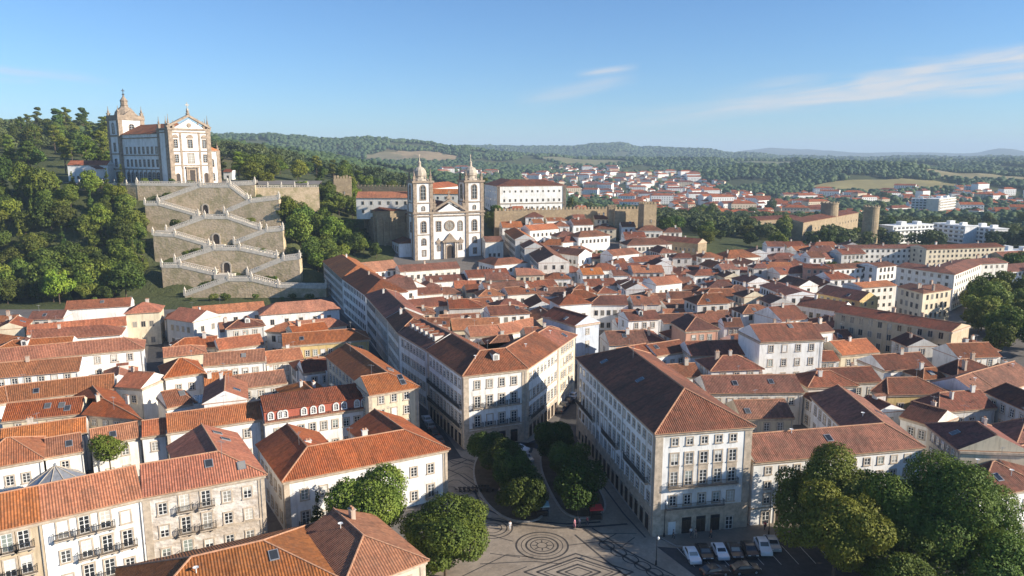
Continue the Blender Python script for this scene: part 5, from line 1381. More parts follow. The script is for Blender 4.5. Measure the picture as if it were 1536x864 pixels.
flat_block([(1368,298), (1408,299)], 20, 12, 'tall pale slab block standing alone beyond the park trees', 6); flat_block([(1409,299), (1434,296)], 20, 14, 'right half of the tall pale slab block, turned towards the sun', 6, (.72,.66,.56))
flat_block([(1500,378), (1560,378)], 6, 12, 'low white flat-roofed pavilion at the right edge beneath the trees', 2)
# fortress on the right
FT = H([(1205,334), (1288,319)], 16, 20, 'gg', 'd', 't', 2, label='long stone fortress building with a brown roof between trees on the right', cat='fortress', name='fortress', dr=(0,0,0), kw=dict(wallmat='castle', bay=7, slope=.22))
H([(1133,331), (1204,327)], 13, 20, 'gg', 'd', 't', 3, label='lower ruinous stone wing at the left end of the fortress', cat='fortress', name='fortress_wing', dr=(0,0,0), kw=dict(wallmat='castle', bay=6, slope=.2))
H([(1152,340), (1178,341)], 8, 8, 'gg', 'b', 't', 2, dr=(0,0,0), kw=dict(wallmat='castle'))
# long white palace on the ridge
PAL = H([(727,283), (746,282)], 16, 30, 'gg', 'b', 'b', label=None) if False else None
xp, zp = PY(746, 318, 505); zp = round(zp, 1)
pl = [PY(746, 318, 505)[0], PY(851, 318, 505)[0]]
PALB = rangeb('palace', 'palace', 'long white palace with three rows of windows and a brown hipped roof on the ridge', [(PY(727, 318, 545)[0], 545), (pl[0], 505), (pl[1], 519)], 26, 17.5, zp, 'gh', 'roof_b', wall=CW['w'][0], far=True,
    edge_specs={0: fl(5, [(2,'w'), (7,'w'), (12.8,'s')]), 1: fl(11, [(1.5,'w'), (6.8,'w'), (13.2,'s')], 3)}, quoin=0, slope=.3)
for xa in (pl[0], pl[1]-2):
    b = MB(); b.box(-.2, 1.9, -.35, 1, -3, 17.2, 0); o = part(PALB['root'], 'quoin', b, [M['stone_church']]); o.location = (xa-PALB['off'][0], (505 if xa == pl[0] else 518.4)-545, 0)
b = MB(); b.box(0, pl[1]-pl[0], -.3, 0, 5.2, 5.8, 0); o = part(PALB['root'], 'string_course', b, [M['stone_church']]); o.location = (pl[0]-PALB['off'][0], 505-545, 0); o.rotation_euler = (0, 0, math.atan2(14, pl[1]-pl[0]))
# convent with orange roofs behind the church
CV = H([(534,297), (618,297)], 9, 12, 'gg', 'o', 'i', 2, label='long low convent with an orange roof left of the twin-towered church', cat='convent', name='convent', dr=(0,0,0), z0=PY(575, 312, 455)[1], kw=dict(bay=5))
H([(648,291), (700,291)], 9, 12, 'gh', 'o', 'i', 2, label='orange roofed convent wing seen between the two bell towers', cat='convent', name='convent', dr=(0,0,0), z0=28, kw=dict(bay=5))
H([(648,283), (690,279)], 9, 14, 'gh', 'o', 'i', 1, label='farther orange roofed convent wing between the two bell towers', cat='convent', name='convent', dr=(0,0,0), z0=30, kw=dict(bay=5))
# houses beside the sanctuary
H([(-262,438), (-240,441)], 9, 10, 'gg', 'o', 'w', 1, world=True, label='low white house with an orange roof left of the hilltop church', dr=(0,0,0), z0=48); H([(-238,424), (-238,434)], 8, 7, 'gg', 'b', 'w', 1, world=True, label='small white chapel in the shade left of the hilltop church', cat='chapel', name='chapel', dr=(0,0,0), z0=47)
H([(335,258), (348,258)], 5, 7, 'gg', 'b', 'w', 1, dr=(0,0,0), z0=47)
H([(522,350), (560,348)], 7, 9, 'gg', 'd', 'g', 1, dr=(0,0,0)); H([(728,363), (755,362)], 9, 9, 'gg', 'b', 'i', 1, dr=(0,0,0))

# red attic of the row building: one panel with its own windows
def red_attic():
    a = Vector(RD['pts'][0]); b_ = Vector(RD['pts'][1]); L = (b_-a).length; t = RD['T'][0]; nn = RD['N'][0]; E = RD['h']
    root = RD['root']; rz = math.atan2(t.y, t.x)
    b = MB(); b.box(0, L, .15, RD['w']*.75, E+.1, E+2.5, 0); o = part(root, 'red_attic', b, [M['red_tile']]); o.rotation_euler = (0, 0, rz)
    b = MB(); hw = RD['w']/2; b.face([(-.1,-.35,E+2.5), (L+.1,-.35,E+2.5), (L+.1,hw,E+4.3), (-.1,hw,E+4.3)], 0, [(0,0),(L,0),(L,5.6),(0,5.6)])
    b.face([(L+.1,RD['w']+.4,E+2.2), (-.1,RD['w']+.4,E+2.2), (-.1,hw,E+4.3), (L+.1,hw,E+4.3)], 0, [(L,0),(0,0),(0,5.6),(L,5.6)])
    b.box(-.1, L+.1, -.35, RD['w']*.76, E+2.35, E+2.49, 0); o = part(root, 'attic_roof', b, [M['roof_b']]); o.rotation_euler = (0, 0, rz)
    for s in (.06,.15,.19,.37,.46,.54,.68,.76,.89,.96):
        p = t*(L*s)+nn*.15; w_ = window_on(root, 0, 0, .85, 1.35, True, fm='white', s=.22); w_.location = (p.x, p.y, E+.55); w_.rotation_euler = (0, 0, rz)
red_attic()
# box dormers on the street building, lanterns in the left courtyards
sb = [o for o in THINGS if o.get('label', '').startswith('white street building')][0]
def lantern(px, py, Z, r, label):
    x, y = P(px, py, Z); R = thing('roof_lantern', 'skylight', label, (x, y, Z)); b = MB(); b.lathe([(r, -6), (r, 0)], 0, 0, 10); part(R, 'drum', b, [M['white']])
    b = MB(); b.lathe([(r*1.05, 0), (r*.98, .2), (.25, r*.62), (.2, r*.75)], 0, 0, 10); part(R, 'cone', b, [M['zinc']])
    for k in range(10):
        b = MB(); a = k*math.pi/5; b.tube((r*math.cos(a), r*math.sin(a), .24), (.25*math.cos(a), .25*math.sin(a), r*.64), .06); part(R, 'glazing_bar', b, [M['stone_l']])
lantern(85, 722, 9.0, 4.2, 'grey conical glass lantern rising from the courtyard behind the long ivory building')
lantern(300, 684, 10.5, 2.3, 'small white roof lantern with a zinc cap behind the peeling-walled building')
def pergola(px, py, Z, w, d, label, rz=.4):
    x, y = P(px, py, Z); R = thing('glass_roof', 'skylight', label, (x, y, Z), rz); b = MB(); b.box(0, w, 0, d, 0, .08); part(R, 'glazing', b, [M['glass']])
    for k in range(6): b = MB(); b.box(k*w/5-.06, k*w/5+.06, 0, d, .081, .2); part(R, 'glazing_bar', b, [M['white']])
    b = MB(); b.box(0, w, 0, .2, -7, -.01); b.box(0, w, d-.2, d, -7, -.01); b.box(0, .2, .2, d-.2, -7, -.01); b.box(w-.2, w, .2, d-.2, -7, -.01); part(R, 'wall', b, [M['plaster']], (.6,.58,.54))
pergola(290, 606, 8.0, 6.5, 6, 'gridded glass roof over a courtyard beside the straight narrow street')
pergola(492, 562, 8.0, 6, 6, 'gridded glass roof beside the orange roof wing of the cream corner building')

# ---- filling the old town between these: rows of tiled houses wherever nothing stands yet
def sat(a, b):
    for poly in (a, b):
        for i in range(len(poly)):
            e = (poly[i][0]-poly[i-1][0], poly[i][1]-poly[i-1][1]); ax = (-e[1], e[0])
            pa = [p[0]*ax[0]+p[1]*ax[1] for p in a]; pb = [p[0]*ax[0]+p[1]*ax[1] for p in b]
            if max(pa) < min(pb) or max(pb) < min(pa): return False
    return True
def obst(pts, w):
    for a, b in zip(pts, pts[1:]):
        a, b = Vector(a), Vector(b); t = (b-a).normalized(); q = Vector((-t.y, t.x))*w/2; FOOT.append([tuple(a-q), tuple(b-q), tuple(b+q), tuple(a+q)])
NB_MANUAL = len(FOOT)
obst([P(672, 700), P(640, 640), P(560, 540), P(520, 492), P(492, 462)], 8.0); obst([P(852, 640), P(868, 606), P(874, 575), P(884, 545), P(884, 500)], 7.0)
obst([P(232, 650), P(232, 560), P(236, 480)], 6.0); obst([P(300, 470), P(500, 455)], 8); obst([P(640, 800), P(690, 660), P(850, 640), P(880, 640), P(1000, 830)], 6)
FOOT.append([P(640, 900), P(1400, 900), P(1240, 790), P(990, 800)]); FOOT.append([P(670, 760), P(985, 810), P(880, 640), P(690, 670)])
FOOT.append([(-168,312),(-80,312),(-84,330),(-100,343),(-118,368),(-135,400),(-208,400),(-184,366),(-168,343)]); FOOT.append([P(640, 690), P(700, 680), P(700, 760), P(640, 760)])
FOOT.append([P(1170, 800), P(1520, 760), P(1750, 1050), P(1180, 1050)])
FOOT.append([P(870, 412), P(925, 412), P(925, 384, 5), P(870, 384, 5)]); FOOT.append([(-88, 330), (-60, 330), (-60, 372), (-92, 380)])
FOOT.append([(-75, 352), (-8, 362), (-2, 392), (-60, 392)])
def fill(poly, ang, pu, pv, seed, hts=(5.5, 11), roofs='bbbo', walls='wwwigc', maxn=200, jit=.17):
    r = random.Random(seed); xs = [p[0] for p in poly]; ys = [p[1] for p in poly]; cx, cy = sum(xs)/len(xs), sum(ys)/len(ys); R_ = max(max(xs)-min(xs), max(ys)-min(ys))
    c, s = math.cos(ang), math.sin(ang); cnt = 0
    nv = int(R_/pv)+1; nu = int(R_/pu)+1
    for jv in range(-nv, nv):
        sh = r.uniform(-.4, .4)*pu
        for ju in range(-nu, nu):
            if cnt >= maxn: return
            u = (ju+r.uniform(-.12, .12))*pu+sh; v = (jv+r.uniform(-.1, .1))*pv
            x, y = cx+u*c-v*s, cy+u*s+v*c
            if not inpoly(x, y, poly): continue
            for att in range(4):
                k = [1.0, .82, .66, .5][att]; a = ang+r.uniform(-jit, jit)+(math.pi/2 if r.random() < .28 else 0)
                L = pu*r.uniform(.85, 1.1)*k; w = pv*r.uniform(.84, .98)*(k*.5+.5); t = Vector((math.cos(a), math.sin(a))); n = Vector((-t.y, t.x)); C_ = Vector((x, y))-t*L/2-n*w/2
                q = [tuple(C_), tuple(C_+t*L), tuple(C_+t*L+n*w), tuple(C_+n*w)]; q2 = [tuple(C_+t*.3+n*.3), tuple(C_+t*(L-.3)+n*.3), tuple(C_+t*(L-.3)+n*(w-.3)), tuple(C_+t*.3+n*(w-.3))]
                px, py = pix(x, y, terr(x, y)+7)
                if px < -60 or px > 1600 or py > 900: break
                if any(sat(q2, f) for f in FOOT): continue
                h = r.uniform(*hts); ro, wa = r.choice(roofs), r.choice(walls); z0 = terr(x, y)
                ends = r.choice(['gg', 'gg', 'gh', 'hg', 'hh'])
                B = rangeb('house', 'house', None, q[:2], w, h, z0, ends, 'roof_'+ro, wall=CW[wa][0], floors=max(2, int(h/3.1)), group='tiled houses of the town', minfloor=max(0, int(h/3.1)-2),
                           bay=r.uniform(2.6, 3.6), cornice=False, caps=(y < 300), slope=r.uniform(.4, .52))
                HOUSES.append((B['root'], CW[wa][1], RN[ro], 'hipped' if 'h' in ends else 'gabled', x, y, z0+h))
                d = r.random(); dress(B, (2 if d < .3 else 1) if d < .85 else 0, 1 if .5 < d < .85 else 0, 1 if d > .8 else 0, seed=int(x*3+y)); cnt += 1
                if r.random() < .15 and y < 300: dormer(B, 0, L*r.uniform(.3, .7), w*.25)
                break
fill([P(640, 520, 8), P(880, 590, 8), P(884, 420, 8), P(620, 410, 8), P(500, 420, 8)], math.radians(14), 14, 10.5, 1, maxn=95)
fill([P(870, 560, 8), P(1060, 640, 8), P(1400, 650, 8), P(1545, 640, 8), P(1545, 545, 8), P(1330, 500, 8), P(1240, 440, 8), P(1080, 392, 8), P(880, 392, 8)], math.radians(9), 13.5, 10.5, 2, roofs='bbbbod', walls='wwwwigcg', maxn=120)
fill([P(-60, 720, 8), P(210, 660, 8), P(213, 480, 8), P(0, 490, 8), P(-60, 520, 8)], math.radians(24), 20, 10, 3, roofs='ooo', walls='wwici')
fill([P(250, 640, 8), P(560, 600, 8), P(520, 500, 8), P(480, 462, 8), P(250, 470, 8)], math.radians(24), 18, 9.5, 4, roofs='ooob', walls='wwigc')
fill([P(720, 412, 8), P(1000, 412, 8), P(1010, 372, 8), P(900, 345, 14), P(760, 350, 14)], math.radians(8), 14, 11, 5)
fill([P(1150, 520, 8), P(1300, 500, 8), P(1260, 400, 6), P(1330, 384, 6), P(1200, 372, 6), P(1060, 400, 6)], math.radians(4), 17, 12, 6)
fill([P(1430, 900, 8), P(1700, 900, 8), P(1640, 600, 8), P(1500, 560, 8), P(1440, 690, 8)], math.radians(12), 13, 10, 7, roofs='ddb', walls='wwgi', maxn=14)
# ---- the far suburb: hundreds of small houses, read as one mass
def suburb():
    r = random.Random(21); b = MB(); SP = []
    for (cx, cy), q in SUBURBS:
        for _ in range(int(q*1.3)):
            a = r.uniform(0, 6.28); d = q*math.sqrt(r.random()); x, y = cx+d*math.cos(a), cy+d*math.sin(a)*1.4
            if any(abs(x-p[0]) < 17 and abs(y-p[1]) < 17 for p in SP): continue
            px, py = pix(x, y, terr(x, y)+4)
            if px < 480 or px > 1600 or blocked(x, y, 12): continue
            SP.append((x, y)); big = r.random() < .15
            L, w, h = (r.uniform(24, 38), 13, r.uniform(9, 14)) if big else (r.uniform(10, 17), r.uniform(9, 12), r.uniform(4.5, 7.5)); z0 = terr(x, y)
            t = MB(); wm, rm = r.choice((0, 0, 0, 1)), r.choice((2, 2, 3)); t.box(-L/2, L/2, -w/2, w/2, -5, h, wm); zr = h+w*.24
            ins = w/2 if r.random() < .5 else 0
            A, B, C_, D_ = (-L/2-.4, -w/2-.4, h), (L/2+.4, -w/2-.4, h), (L/2+.4, w/2+.4, h), (-L/2-.4, w/2+.4, h); R0, R1_ = (-L/2+ins, 0, zr), (L/2-ins, 0, zr)
            t.face([A, B, R1_, R0], rm, [(0,0),(L,0),(L-3,6),(3,6)]); t.face([C_, D_, R0, R1_], rm, [(0,0),(L,0),(L-3,6),(3,6)]); t.face([B, C_, R1_], rm if ins else wm); t.face([D_, A, R0], rm if ins else wm)
            for f in range(max(1, int(h/3))):
                for k in range(int(L/3.6)): X = -L/2+(k+.5)*L/int(L/3.6); t.box(X-.55, X+.55, -w/2-.05, -w/2, f*3+1, f*3+2.3, 4)
            b.add(t, (x, y, z0), r.uniform(-.7, .7))
    o = link('distant_houses', b.mesh('distant_houses', [M['white'], simple('far_cream', (.62,.52,.38), .9, .1), M['roof_o'], M['roof_b'], M['glass']])); o['kind'] = 'stuff'; return SP
SUBP = suburb()
# paving under the upper town and in front of the church
def upper_paving():
    b = MB(); st = 6.0
    for i in range(62):
        for j in range(24):
            x, y = -92+i*st, 292+j*st
            if y > 300 and x < -88+(y-300)*.0 or (y > 350 and x < -62) or y > 425 - max(0, x-60)*.0 or (x > 60 and y > 372+ (x-60)*.25): continue
            b.face([(x, y, terr(x, y)+.06), (x+st, y, terr(x+st, y)+.06), (x+st, y+st, terr(x+st, y+st)+.06), (x, y+st, terr(x, y+st)+.06)])
    struct('upper_pavement', b.mesh('upper_pavement', [M['pave_town']]))
upper_paving()
# ---------------------------------------------------------------- trees
VR = [('round', 5.2, 10.5, 5200, .55, s) for s in (1, 2, 3)]
# seven plaza trees in two beds (nearest leaves about 0.3 m)
for i, (px, py, R, Ht, lab) in enumerate([
    (740, 702, 4.6, 8.6, 'dark round plaza tree nearest the wedge building front, left bed'), (758, 724, 4.8, 9.2, 'dark round plaza tree, second from the wedge building in the left bed'),
    (772, 744, 4.6, 9.0, 'dark round plaza tree, third from the wedge building in the left bed'), (785, 779, 4.6, 8.8, 'dark round plaza tree at the open end of the left bed'),
    (830, 690, 4.4, 8.4, 'dark round plaza tree nearest the street mouth in the right bed'), (850, 724, 5.0, 9.4, 'dark round plaza tree in the middle of the right bed'), (867, 774, 5.6, 10.4, 'large dark round plaza tree at the open end of the right bed')]):
    x, y = P(px, py+2); tree('round', x, y, R*1.0, Ht, 11000, .4, 40+i, lab, 'clipped trees of the plaza', (.62,.72,.62), z=0, name='plaza_tree')
for i, (px, py, R, Ht, col, lab) in enumerate([
    (556, 832, 7.4, 12.8, (.95,1,.9), 'large leafy tree in front of the white three-sided building'), (668, 866, 8.0, 13.2, (.95,1.02,.9), 'very large leafy tree at the bottom centre, right of the pyramid-like roof'),
    (1228, 826, 8.0, 16.5, (.85,.9,.85), 'tall leafy tree beside the car park in front of the four-storey building'), (1248, 880, 7.6, 13.5, (1.25,1.22,.95), 'yellow-green leafy tree in the bottom right foreground'),
    (1318, 846, 8.4, 16.0, (.95,1,.85), 'green leafy tree between the yellow-green tree and the biggest tree'), (1415, 856, 10.5, 15.5, (.9,.95,.85), 'biggest dark leafy tree in the bottom right foreground'),
    (1500, 905, 7.5, 11.5, (.9,.95,.85), 'lower leafy tree in the bottom right corner'), (1345, 905, 6.5, 9.5, (.7,.8,.7), 'dark low tree at the bottom edge under the biggest tree')]):
    x, y = P(px, py); tree('round', x, y, R, Ht, int(520*R*R), .37, 60+i, lab, None, col, z=0)
x, y = G(118, 446); tree('round', x, y-14, 6.6, 14, 4200, .75, 97, 'bright yellow-green round tree standing out on the dark wooded slope', None, (1.9,1.8,1.0)); TP0 = (x, y-14)
x, y = P(170, 760); tree('round', *P(166, 702, 3.5), 3.4, 6.5, 3500, .38, 81, 'bright green courtyard tree behind the long ivory building', None, (1.3,1.35,1), z=4)
tree('cone', *P(478, 800), 1.4, 7.5, 1500, .3, 82, 'thin bare-looking conifer against the white three-sided building', None, (.6,.65,.6), z=0)
for i, (px, py, R, Ht) in enumerate([(895, 404, 6.5, 10), (882, 408, 5, 8), (906, 408, 5, 8)]):
    x, y = G(px, py); tree('round', x, y, R, Ht, 1700, .8, 90+i, None, 'trees between the houses', (.9,1,.9), desc='green')
# woods of individual trees: hillside, hilltop, castle slope, parks
KD = {'r': [('round', 5.4, 10.5, 2300, .8, s) for s in (11, 12, 13, 14)], 'R': [('round', 7.4, 14.5, 3000, 1.0, s) for s in (15, 16, 17)], 'c': [('cone', 2.2, 13, 1300, .7, s) for s in (21, 22)],
      'p': [('pine', 5.0, 18, 1700, .85, s) for s in (31, 32, 33)], 's': [('shrub', 2.4, 3.2, 500, .5, s) for s in (35, 36)]}
TP = [TP0]
def scatter(poly, n, kinds, gap, seed, group, scl=(.75, 1.2), cols=((.8,.85,.8), (1,1,.9), (.65,.75,.7), (1.25,1.2,.9)), wpoly=False, avoid=True):
    r = random.Random(seed); P_ = poly if wpoly else [G(*p) for p in poly]
    xs = [p[0] for p in P_]; ys = [p[1] for p in P_]; c = 0
    for _ in range(n*30):
        if c >= n: break
        x, y = r.uniform(min(xs), max(xs)), r.uniform(min(ys), max(ys))
        if not inpoly(x, y, P_): continue
        k = r.choice(kinds); s = r.uniform(*scl)
        if any((x-a)**2+(y-b)**2 < (gap*s)**2 for a, b in TP): continue
        if avoid and blocked(x, y, 3.5): continue
        px, py = pix(x, y, terr(x, y)+5)
        if px < -60 or px > 1600: continue
        TP.append((x, y)); t = r.choice(KD[k]); tree(*((t[0], x, y)+t[1:]), group=group, col=r.choice(cols), desc={'r': 'round', 'R': 'tall spreading', 'c': 'slender cone-shaped', 'p': 'tall pine', 's': 'low bushy'}[k], scl=s); c += 1
scatter([(-30, 460), (210, 448), (222, 300), (208, 285), (-40, 300)], 100, 'rRRrc', 6.0, 1, 'trees on the slope left of the stairway')
scatter([(-40, 455), (215, 455), (222, 400), (-40, 400)], 18, 'rRs', 4.5, 21, 'trees at the foot of the slope', scl=(.7, 1.0))
scatter([(-260, 408), (-330, 420), (-420, 500), (-560, 700), (-330, 700), (-225, 520), (-225, 470)], 64, 'RpRpp', 9, 2, 'trees on the hilltop behind the church', wpoly=True, scl=(.9, 1.4))
scatter([(-222, 480), (-235, 640), (-120, 640), (-60, 500), (-95, 420), (-140, 440)], 38, 'RrRp', 9, 3, 'trees on the hill right of the church', wpoly=True, cols=((1,1,.9), (1.2,1.15,.8), (.8,.85,.8)))
scatter([(430, 400), (490, 385), (560, 345), (540, 300), (470, 300), (400, 300), (430, 350)], 40, 'rRrr', 6.5, 4, 'trees on the slope between the stairway and the churches', cols=((1,1.05,.9), (1.2,1.2,.8), (.8,.9,.8)))
scatter([(-70, 560), (-60, 700), (60, 700), (40, 570)], 12, 'Rpr', 10, 5, 'trees behind the twin-towered church', wpoly=True)
scatter([(735, 352), (760, 340), (745, 330), (730, 340)], 5, 'r', 5, 6, 'trees beside the twin-towered church')
scatter([(990, 372), (1120, 392), (1270, 372), (1215, 352), (1120, 352), (1060, 322), (1000, 330)], 36, 'rRr', 7.5, 7, 'trees around the fortress')
scatter([(1150, 372), (1290, 368), (1340, 356), (1300, 352), (1160, 356)], 8, 'rs', 6, 8, 'trees around the fortress', scl=(.6, .9))
scatter([(1428, 470), (1560, 520), (1560, 400), (1500, 415), (1440, 425)], 34, 'rRr', 7, 9, 'trees of the park on the right', cols=((.8,.85,.8), (1,1,.9), (.7,.8,.7)))
scatter([(1455, 520), (1560, 560), (1560, 505), (1450, 490)], 8, 'rR', 7, 10, 'trees of the park on the right')
scatter([(1300, 352), (1560, 378), (1560, 330), (1320, 300)], 16, 'Rr', 9, 11, 'trees among the far white blocks')
scatter([(1200, 420), (1330, 425), (1300, 395), (1190, 400)], 8, 'r', 6, 12, 'trees among the far white blocks', scl=(.6, .8))
scatter([(500, 402), (570, 398), (560, 345), (500, 350)], 8, 'r', 6, 13, 'trees beside the twin-towered church', scl=(.5, .8))
scatter([(1000, 350), (860, 300), (1300, 300), (1320, 330)], 4, 'rR', 13, 16, 'trees in the valley suburb')

scatter([(-94, 340), (-84, 344), (-80, 380), (-92, 402), (-132, 402), (-108, 372)], 16, 'rR', 4.5, 31, 'trees on the slope between the stairway and the churches', wpoly=True, avoid=False, cols=((1,1.05,.9), (1.2,1.2,.8), (.8,.9,.8)))
scatter([(-205, 322), (-166, 318), (-170, 345), (-182, 366), (-200, 392), (-216, 392)], 14, 'rR', 4.5, 33, 'trees on the slope left of the stairway', wpoly=True, avoid=False, scl=(.65, .95))
rs_ = random.Random(44)
for (Y, pa, pb, pm) in ((390, 240, 275, 298), (390, 350, 370, 297), (366, 255, 288, 341), (366, 355, 385, 339), (343, 270, 300, 386), (343, 372, 410, 381), (322, 285, 318, 436), (322, 385, 412, 426), (399, 212, 290, 275)):
    for _ in range(4):
        y = Y+rs_.uniform(5, 8); x = PY(rs_.uniform(pa, pb), 300, y)[0]; zq = PY(0, pm, Y)[1]-.6
        kd = rs_.choice(KD['s']); tree(kd[0], x, y, *kd[1:], z=zq, group='shrubs on the stairway terraces', desc='low bushy', scl=rs_.uniform(.8, 1.5), col=rs_.choice(((1,1,.9), (1.2,1.1,.8), (.8,.85,.8))))
for k in range(9):
    y = rs_.uniform(314, 319); x = PY(rs_.uniform(270, 480), 300, y)[0]; kd = rs_.choice(KD['s']); tree(kd[0], x, y, *kd[1:], group='shrubs on the stairway terraces', desc='low bushy', scl=rs_.uniform(.5, 1.1), col=(.85,.9,.85))

def low_wood():      # the nearer wood beyond the countable trees, read as one mass
    rg = np.random.default_rng(5); V = []; 
    vs_, f = [], []
    base, m = crown_mesh('round', 6.5, 12, 420, 1.9, 77); out = []; r = random.Random(8); pts = 0
    regions = [((-700, 560), (-330, 760)), ((-420, 700), (900, 770)), ((-250, 640), (60, 720)), ((100, 520), (700, 760))]
    for (x0, y0), (x1, y1) in regions:
        n = int((x1-x0)*(y1-y0)/150)
        for _ in range(n):
            x, y = r.uniform(x0, x1), r.uniform(y0, y1)
            if abs(x/y) > .82 or any(abs(x-a) < 9 and abs(y-b) < 9 for a, b in TP) or blocked(x, y, 6): continue
            if noise.noise(Vector((x/90, y/90, 1))) > .22 and x > 0: continue
            if any((x-c[0])**2+(y-c[1])**2 < q*q for c, q in SUBURBS): continue
            a = r.uniform(0, 6.28); c, s = math.cos(a), math.sin(a); k = r.uniform(.7, 1.25); B = base*k
            out.append(np.stack([B[:, 0]*c-B[:, 1]*s+x, B[:, 0]*s+B[:, 1]*c+y, B[:, 2]+terr(x, y)-1], 1))
    V = np.concatenate(out); me = quad_mesh('wood', V, len(V)//4, M['leaf_far']); o = link('wood', me); o['kind'] = 'stuff'
low_wood()

# ---------------------------------------------------------------- plaza beds, cars, lamps, people
def chaikin(p, k=3):
    for _ in range(k):
        q = []
        for a, b in zip(p, p[1:]+p[:1]): q += [(a[0]*.75+b[0]*.25, a[1]*.75+b[1]*.25), (a[0]*.25+b[0]*.75, a[1]*.25+b[1]*.75)]
        p = q
    return p
PL1, PL2 = chaikin(PL1), chaikin(PL2)
for pts, lab in ((PL1, 'left planted bed of the plaza with clipped trees standing in it'), (PL2, 'right planted bed of the plaza with clipped trees standing in it')):
    a = sum(p[0]*q[1]-q[0]*p[1] for p, q in zip(pts, pts[1:]+pts[:1]))
    if a < 0: pts = pts[::-1]
    cx = sum(p[0] for p in pts)/len(pts); cy = sum(p[1] for p in pts)/len(pts)
    R = thing('planter_bed', 'planter', lab, (cx, cy, 0)); q = [(p[0]-cx, p[1]-cy) for p in pts]
    b = MB(); b.prism(q, 0, .22, 0); part(R, 'stone_edge', b, [M['kerb']]); b = MB(); b.prism(offs(q, -.35), .1, .24, 0); part(R, 'soil', b, [simple('soil', (.10,.075,.05), .95, .4, .7)])
def car_parts():
    L, Wd = 4.3, 1.78
    prof = [(-2.15,.28), (2.15,.28), (2.17,.62), (2.05,.80), (1.15,.93), (.35,1.40), (-.25,1.47), (-1.15,1.44), (-1.85,1.0), (-2.12,.92), (-2.17,.5)]
    b = MB(); n = len(prof)
    def ring(y, inset):
        return [(x*(1-inset*.02), y*(1 if z < 1.0 else .80), z) for x, z in prof]
    secs = [ring(-Wd/2, 1), ring(-Wd/2+.08, 0), ring(Wd/2-.08, 0), ring(Wd/2, 1)]
    for s0, s1 in zip(secs, secs[1:]):
        for k in range(n): k2 = (k+1) % n; b.face([s0[k2], s0[k], s1[k], s1[k2]])
    b.face(list(secs[0])); b.face(list(reversed(secs[-1])))
    body = b.mesh('body', [M['car']])
    g = MB()      # windscreen, rear window, side windows
    g.face([(1.08,-.66,.965), (1.08,.66,.965), (.42,.62,1.385), (.42,-.62,1.385)]); g.face([(-1.80,.64,1.055), (-1.80,-.64,1.055), (-1.22,-.62,1.42), (-1.22,.62,1.42)])
    wsh = g.mesh('windscreen', [M['glass']])
    g = MB()
    for s in (-1, 1):
        y = s*.735; y2 = s*.722
        g.face([(.95,s*.80,1.0), (-1.5,s*.80,1.0), (-1.1,y2,1.40), (.3,y2,1.36)][::s])
    side = g.mesh('side_window', [M['glass']])
    w = MB(); t = MB(); t.lathe([(.2, -.1), (.31, -.1), (.31, .1), (.2, .1)], 0, 0, 16)
    tyre = t.mesh('tyre', [M['rubber']]); t = MB(); t.lathe([(.02, -.11), (.2, -.11), (.2, .11), (.02, .11)], 0, 0, 12); rim = t.mesh('rim', [M['zinc']])
    t = MB(); t.box(-.02, .03, -.2, .2, -.07, .07); hl = t.mesh('headlight', [M['lamp_glass']]); tl = MB(); tl.box(-.03, .02, -.16, .16, -.1, .1); tl = tl.mesh('tail_light', [M['red_tile']])
    return body, wsh, side, tyre, rim, hl, tl
CARM = car_parts()
def car(x, y, rz, col, label, group, van=False, z=.02):
    R = thing('parked_car', 'car', label, (x, y, z), rz, group); body, wsh, side, tyre, rim, hl, tl = CARM
    link('body', body, R, color=col); link('windscreen', wsh, R); link('side_window', side, R)
    for sx in (-1.35, 1.32):
        for sy in (-.8, .8):
            w = link('tyre', tyre, R, (sx, sy, .31)); w.rotation_euler = (math.pi/2, 0, 0); link('rim', rim, w)
    for sy in (-.62, .62): link('headlight', hl, R, (2.13, sy, .68)); link('tail_light', tl, R, (-2.15, sy, .78))
    if van: R.scale = (1.05, 1.02, 1.25)
def carp(px, py, tx_, ty_, col, label, group='parked cars', **k):
    x, y = P(px, py); x2, y2 = P(tx_, ty_); car(x, y, math.atan2(y2-y, x2-x), col, label, group, **k)
WHT, BLK, BRN, SIL = (.75,.75,.75), (.02,.02,.022), (.05,.035,.03), (.35,.36,.37)
for px, py, col, lab, van in ((1038, 838, WHT, 'white car parked at the left end of the car park row', False), (1056, 833, BLK, 'black car between two white cars in the car park', False), (1080, 832, WHT, 'white car parked between the black car and the dark brown car', False),
     (1101, 831, BRN, 'dark brown car parked right of the second white car', False), (1124, 829, (.03,.025,.025), 'black-brown car parked left of the white van', False), (1144, 826, WHT, 'white van parked right of the dark cars', True), (1158, 820, SIL, 'silver car half hidden beside the leafy tree', False)):
    carp(px, py, px+9, py+16, col, lab, 'cars in the car park', van=van)
carp(1072, 862, 1100, 858, (.03,.02,.02), 'dark red-black car at the bottom edge, left of its neighbour', 'cars in the car park'); carp(1118, 858, 1146, 856, (.06,.04,.03), 'dark car at the bottom edge beside the foreground tree', 'cars in the car park')
for px, py, col, lab in ((643, 632, WHT, 'white car parked highest up the left street'), (648, 641, SIL, 'silver car parked second in the left street'), (654, 652, BLK, 'black car parked third in the left street'), (661, 663, (.1,.1,.11), 'dark grey car parked nearest the plaza in the left street')):
    carp(px-3, py, px-12, py-14, col, lab, 'cars in the left street')
for px, py, col, lab in ((860, 596, WHT, 'pale car parked highest in the right street'), (853, 603, BLK, 'black car just below the pale car in the right street'), (847, 610, (.05,.05,.06), 'dark car in the middle of the right street row'), (841, 617, (.12,.12,.12), 'dark grey car lowest in the right street row')):
    carp(px, py, px+5, py-8, col, lab, 'cars in the right street')
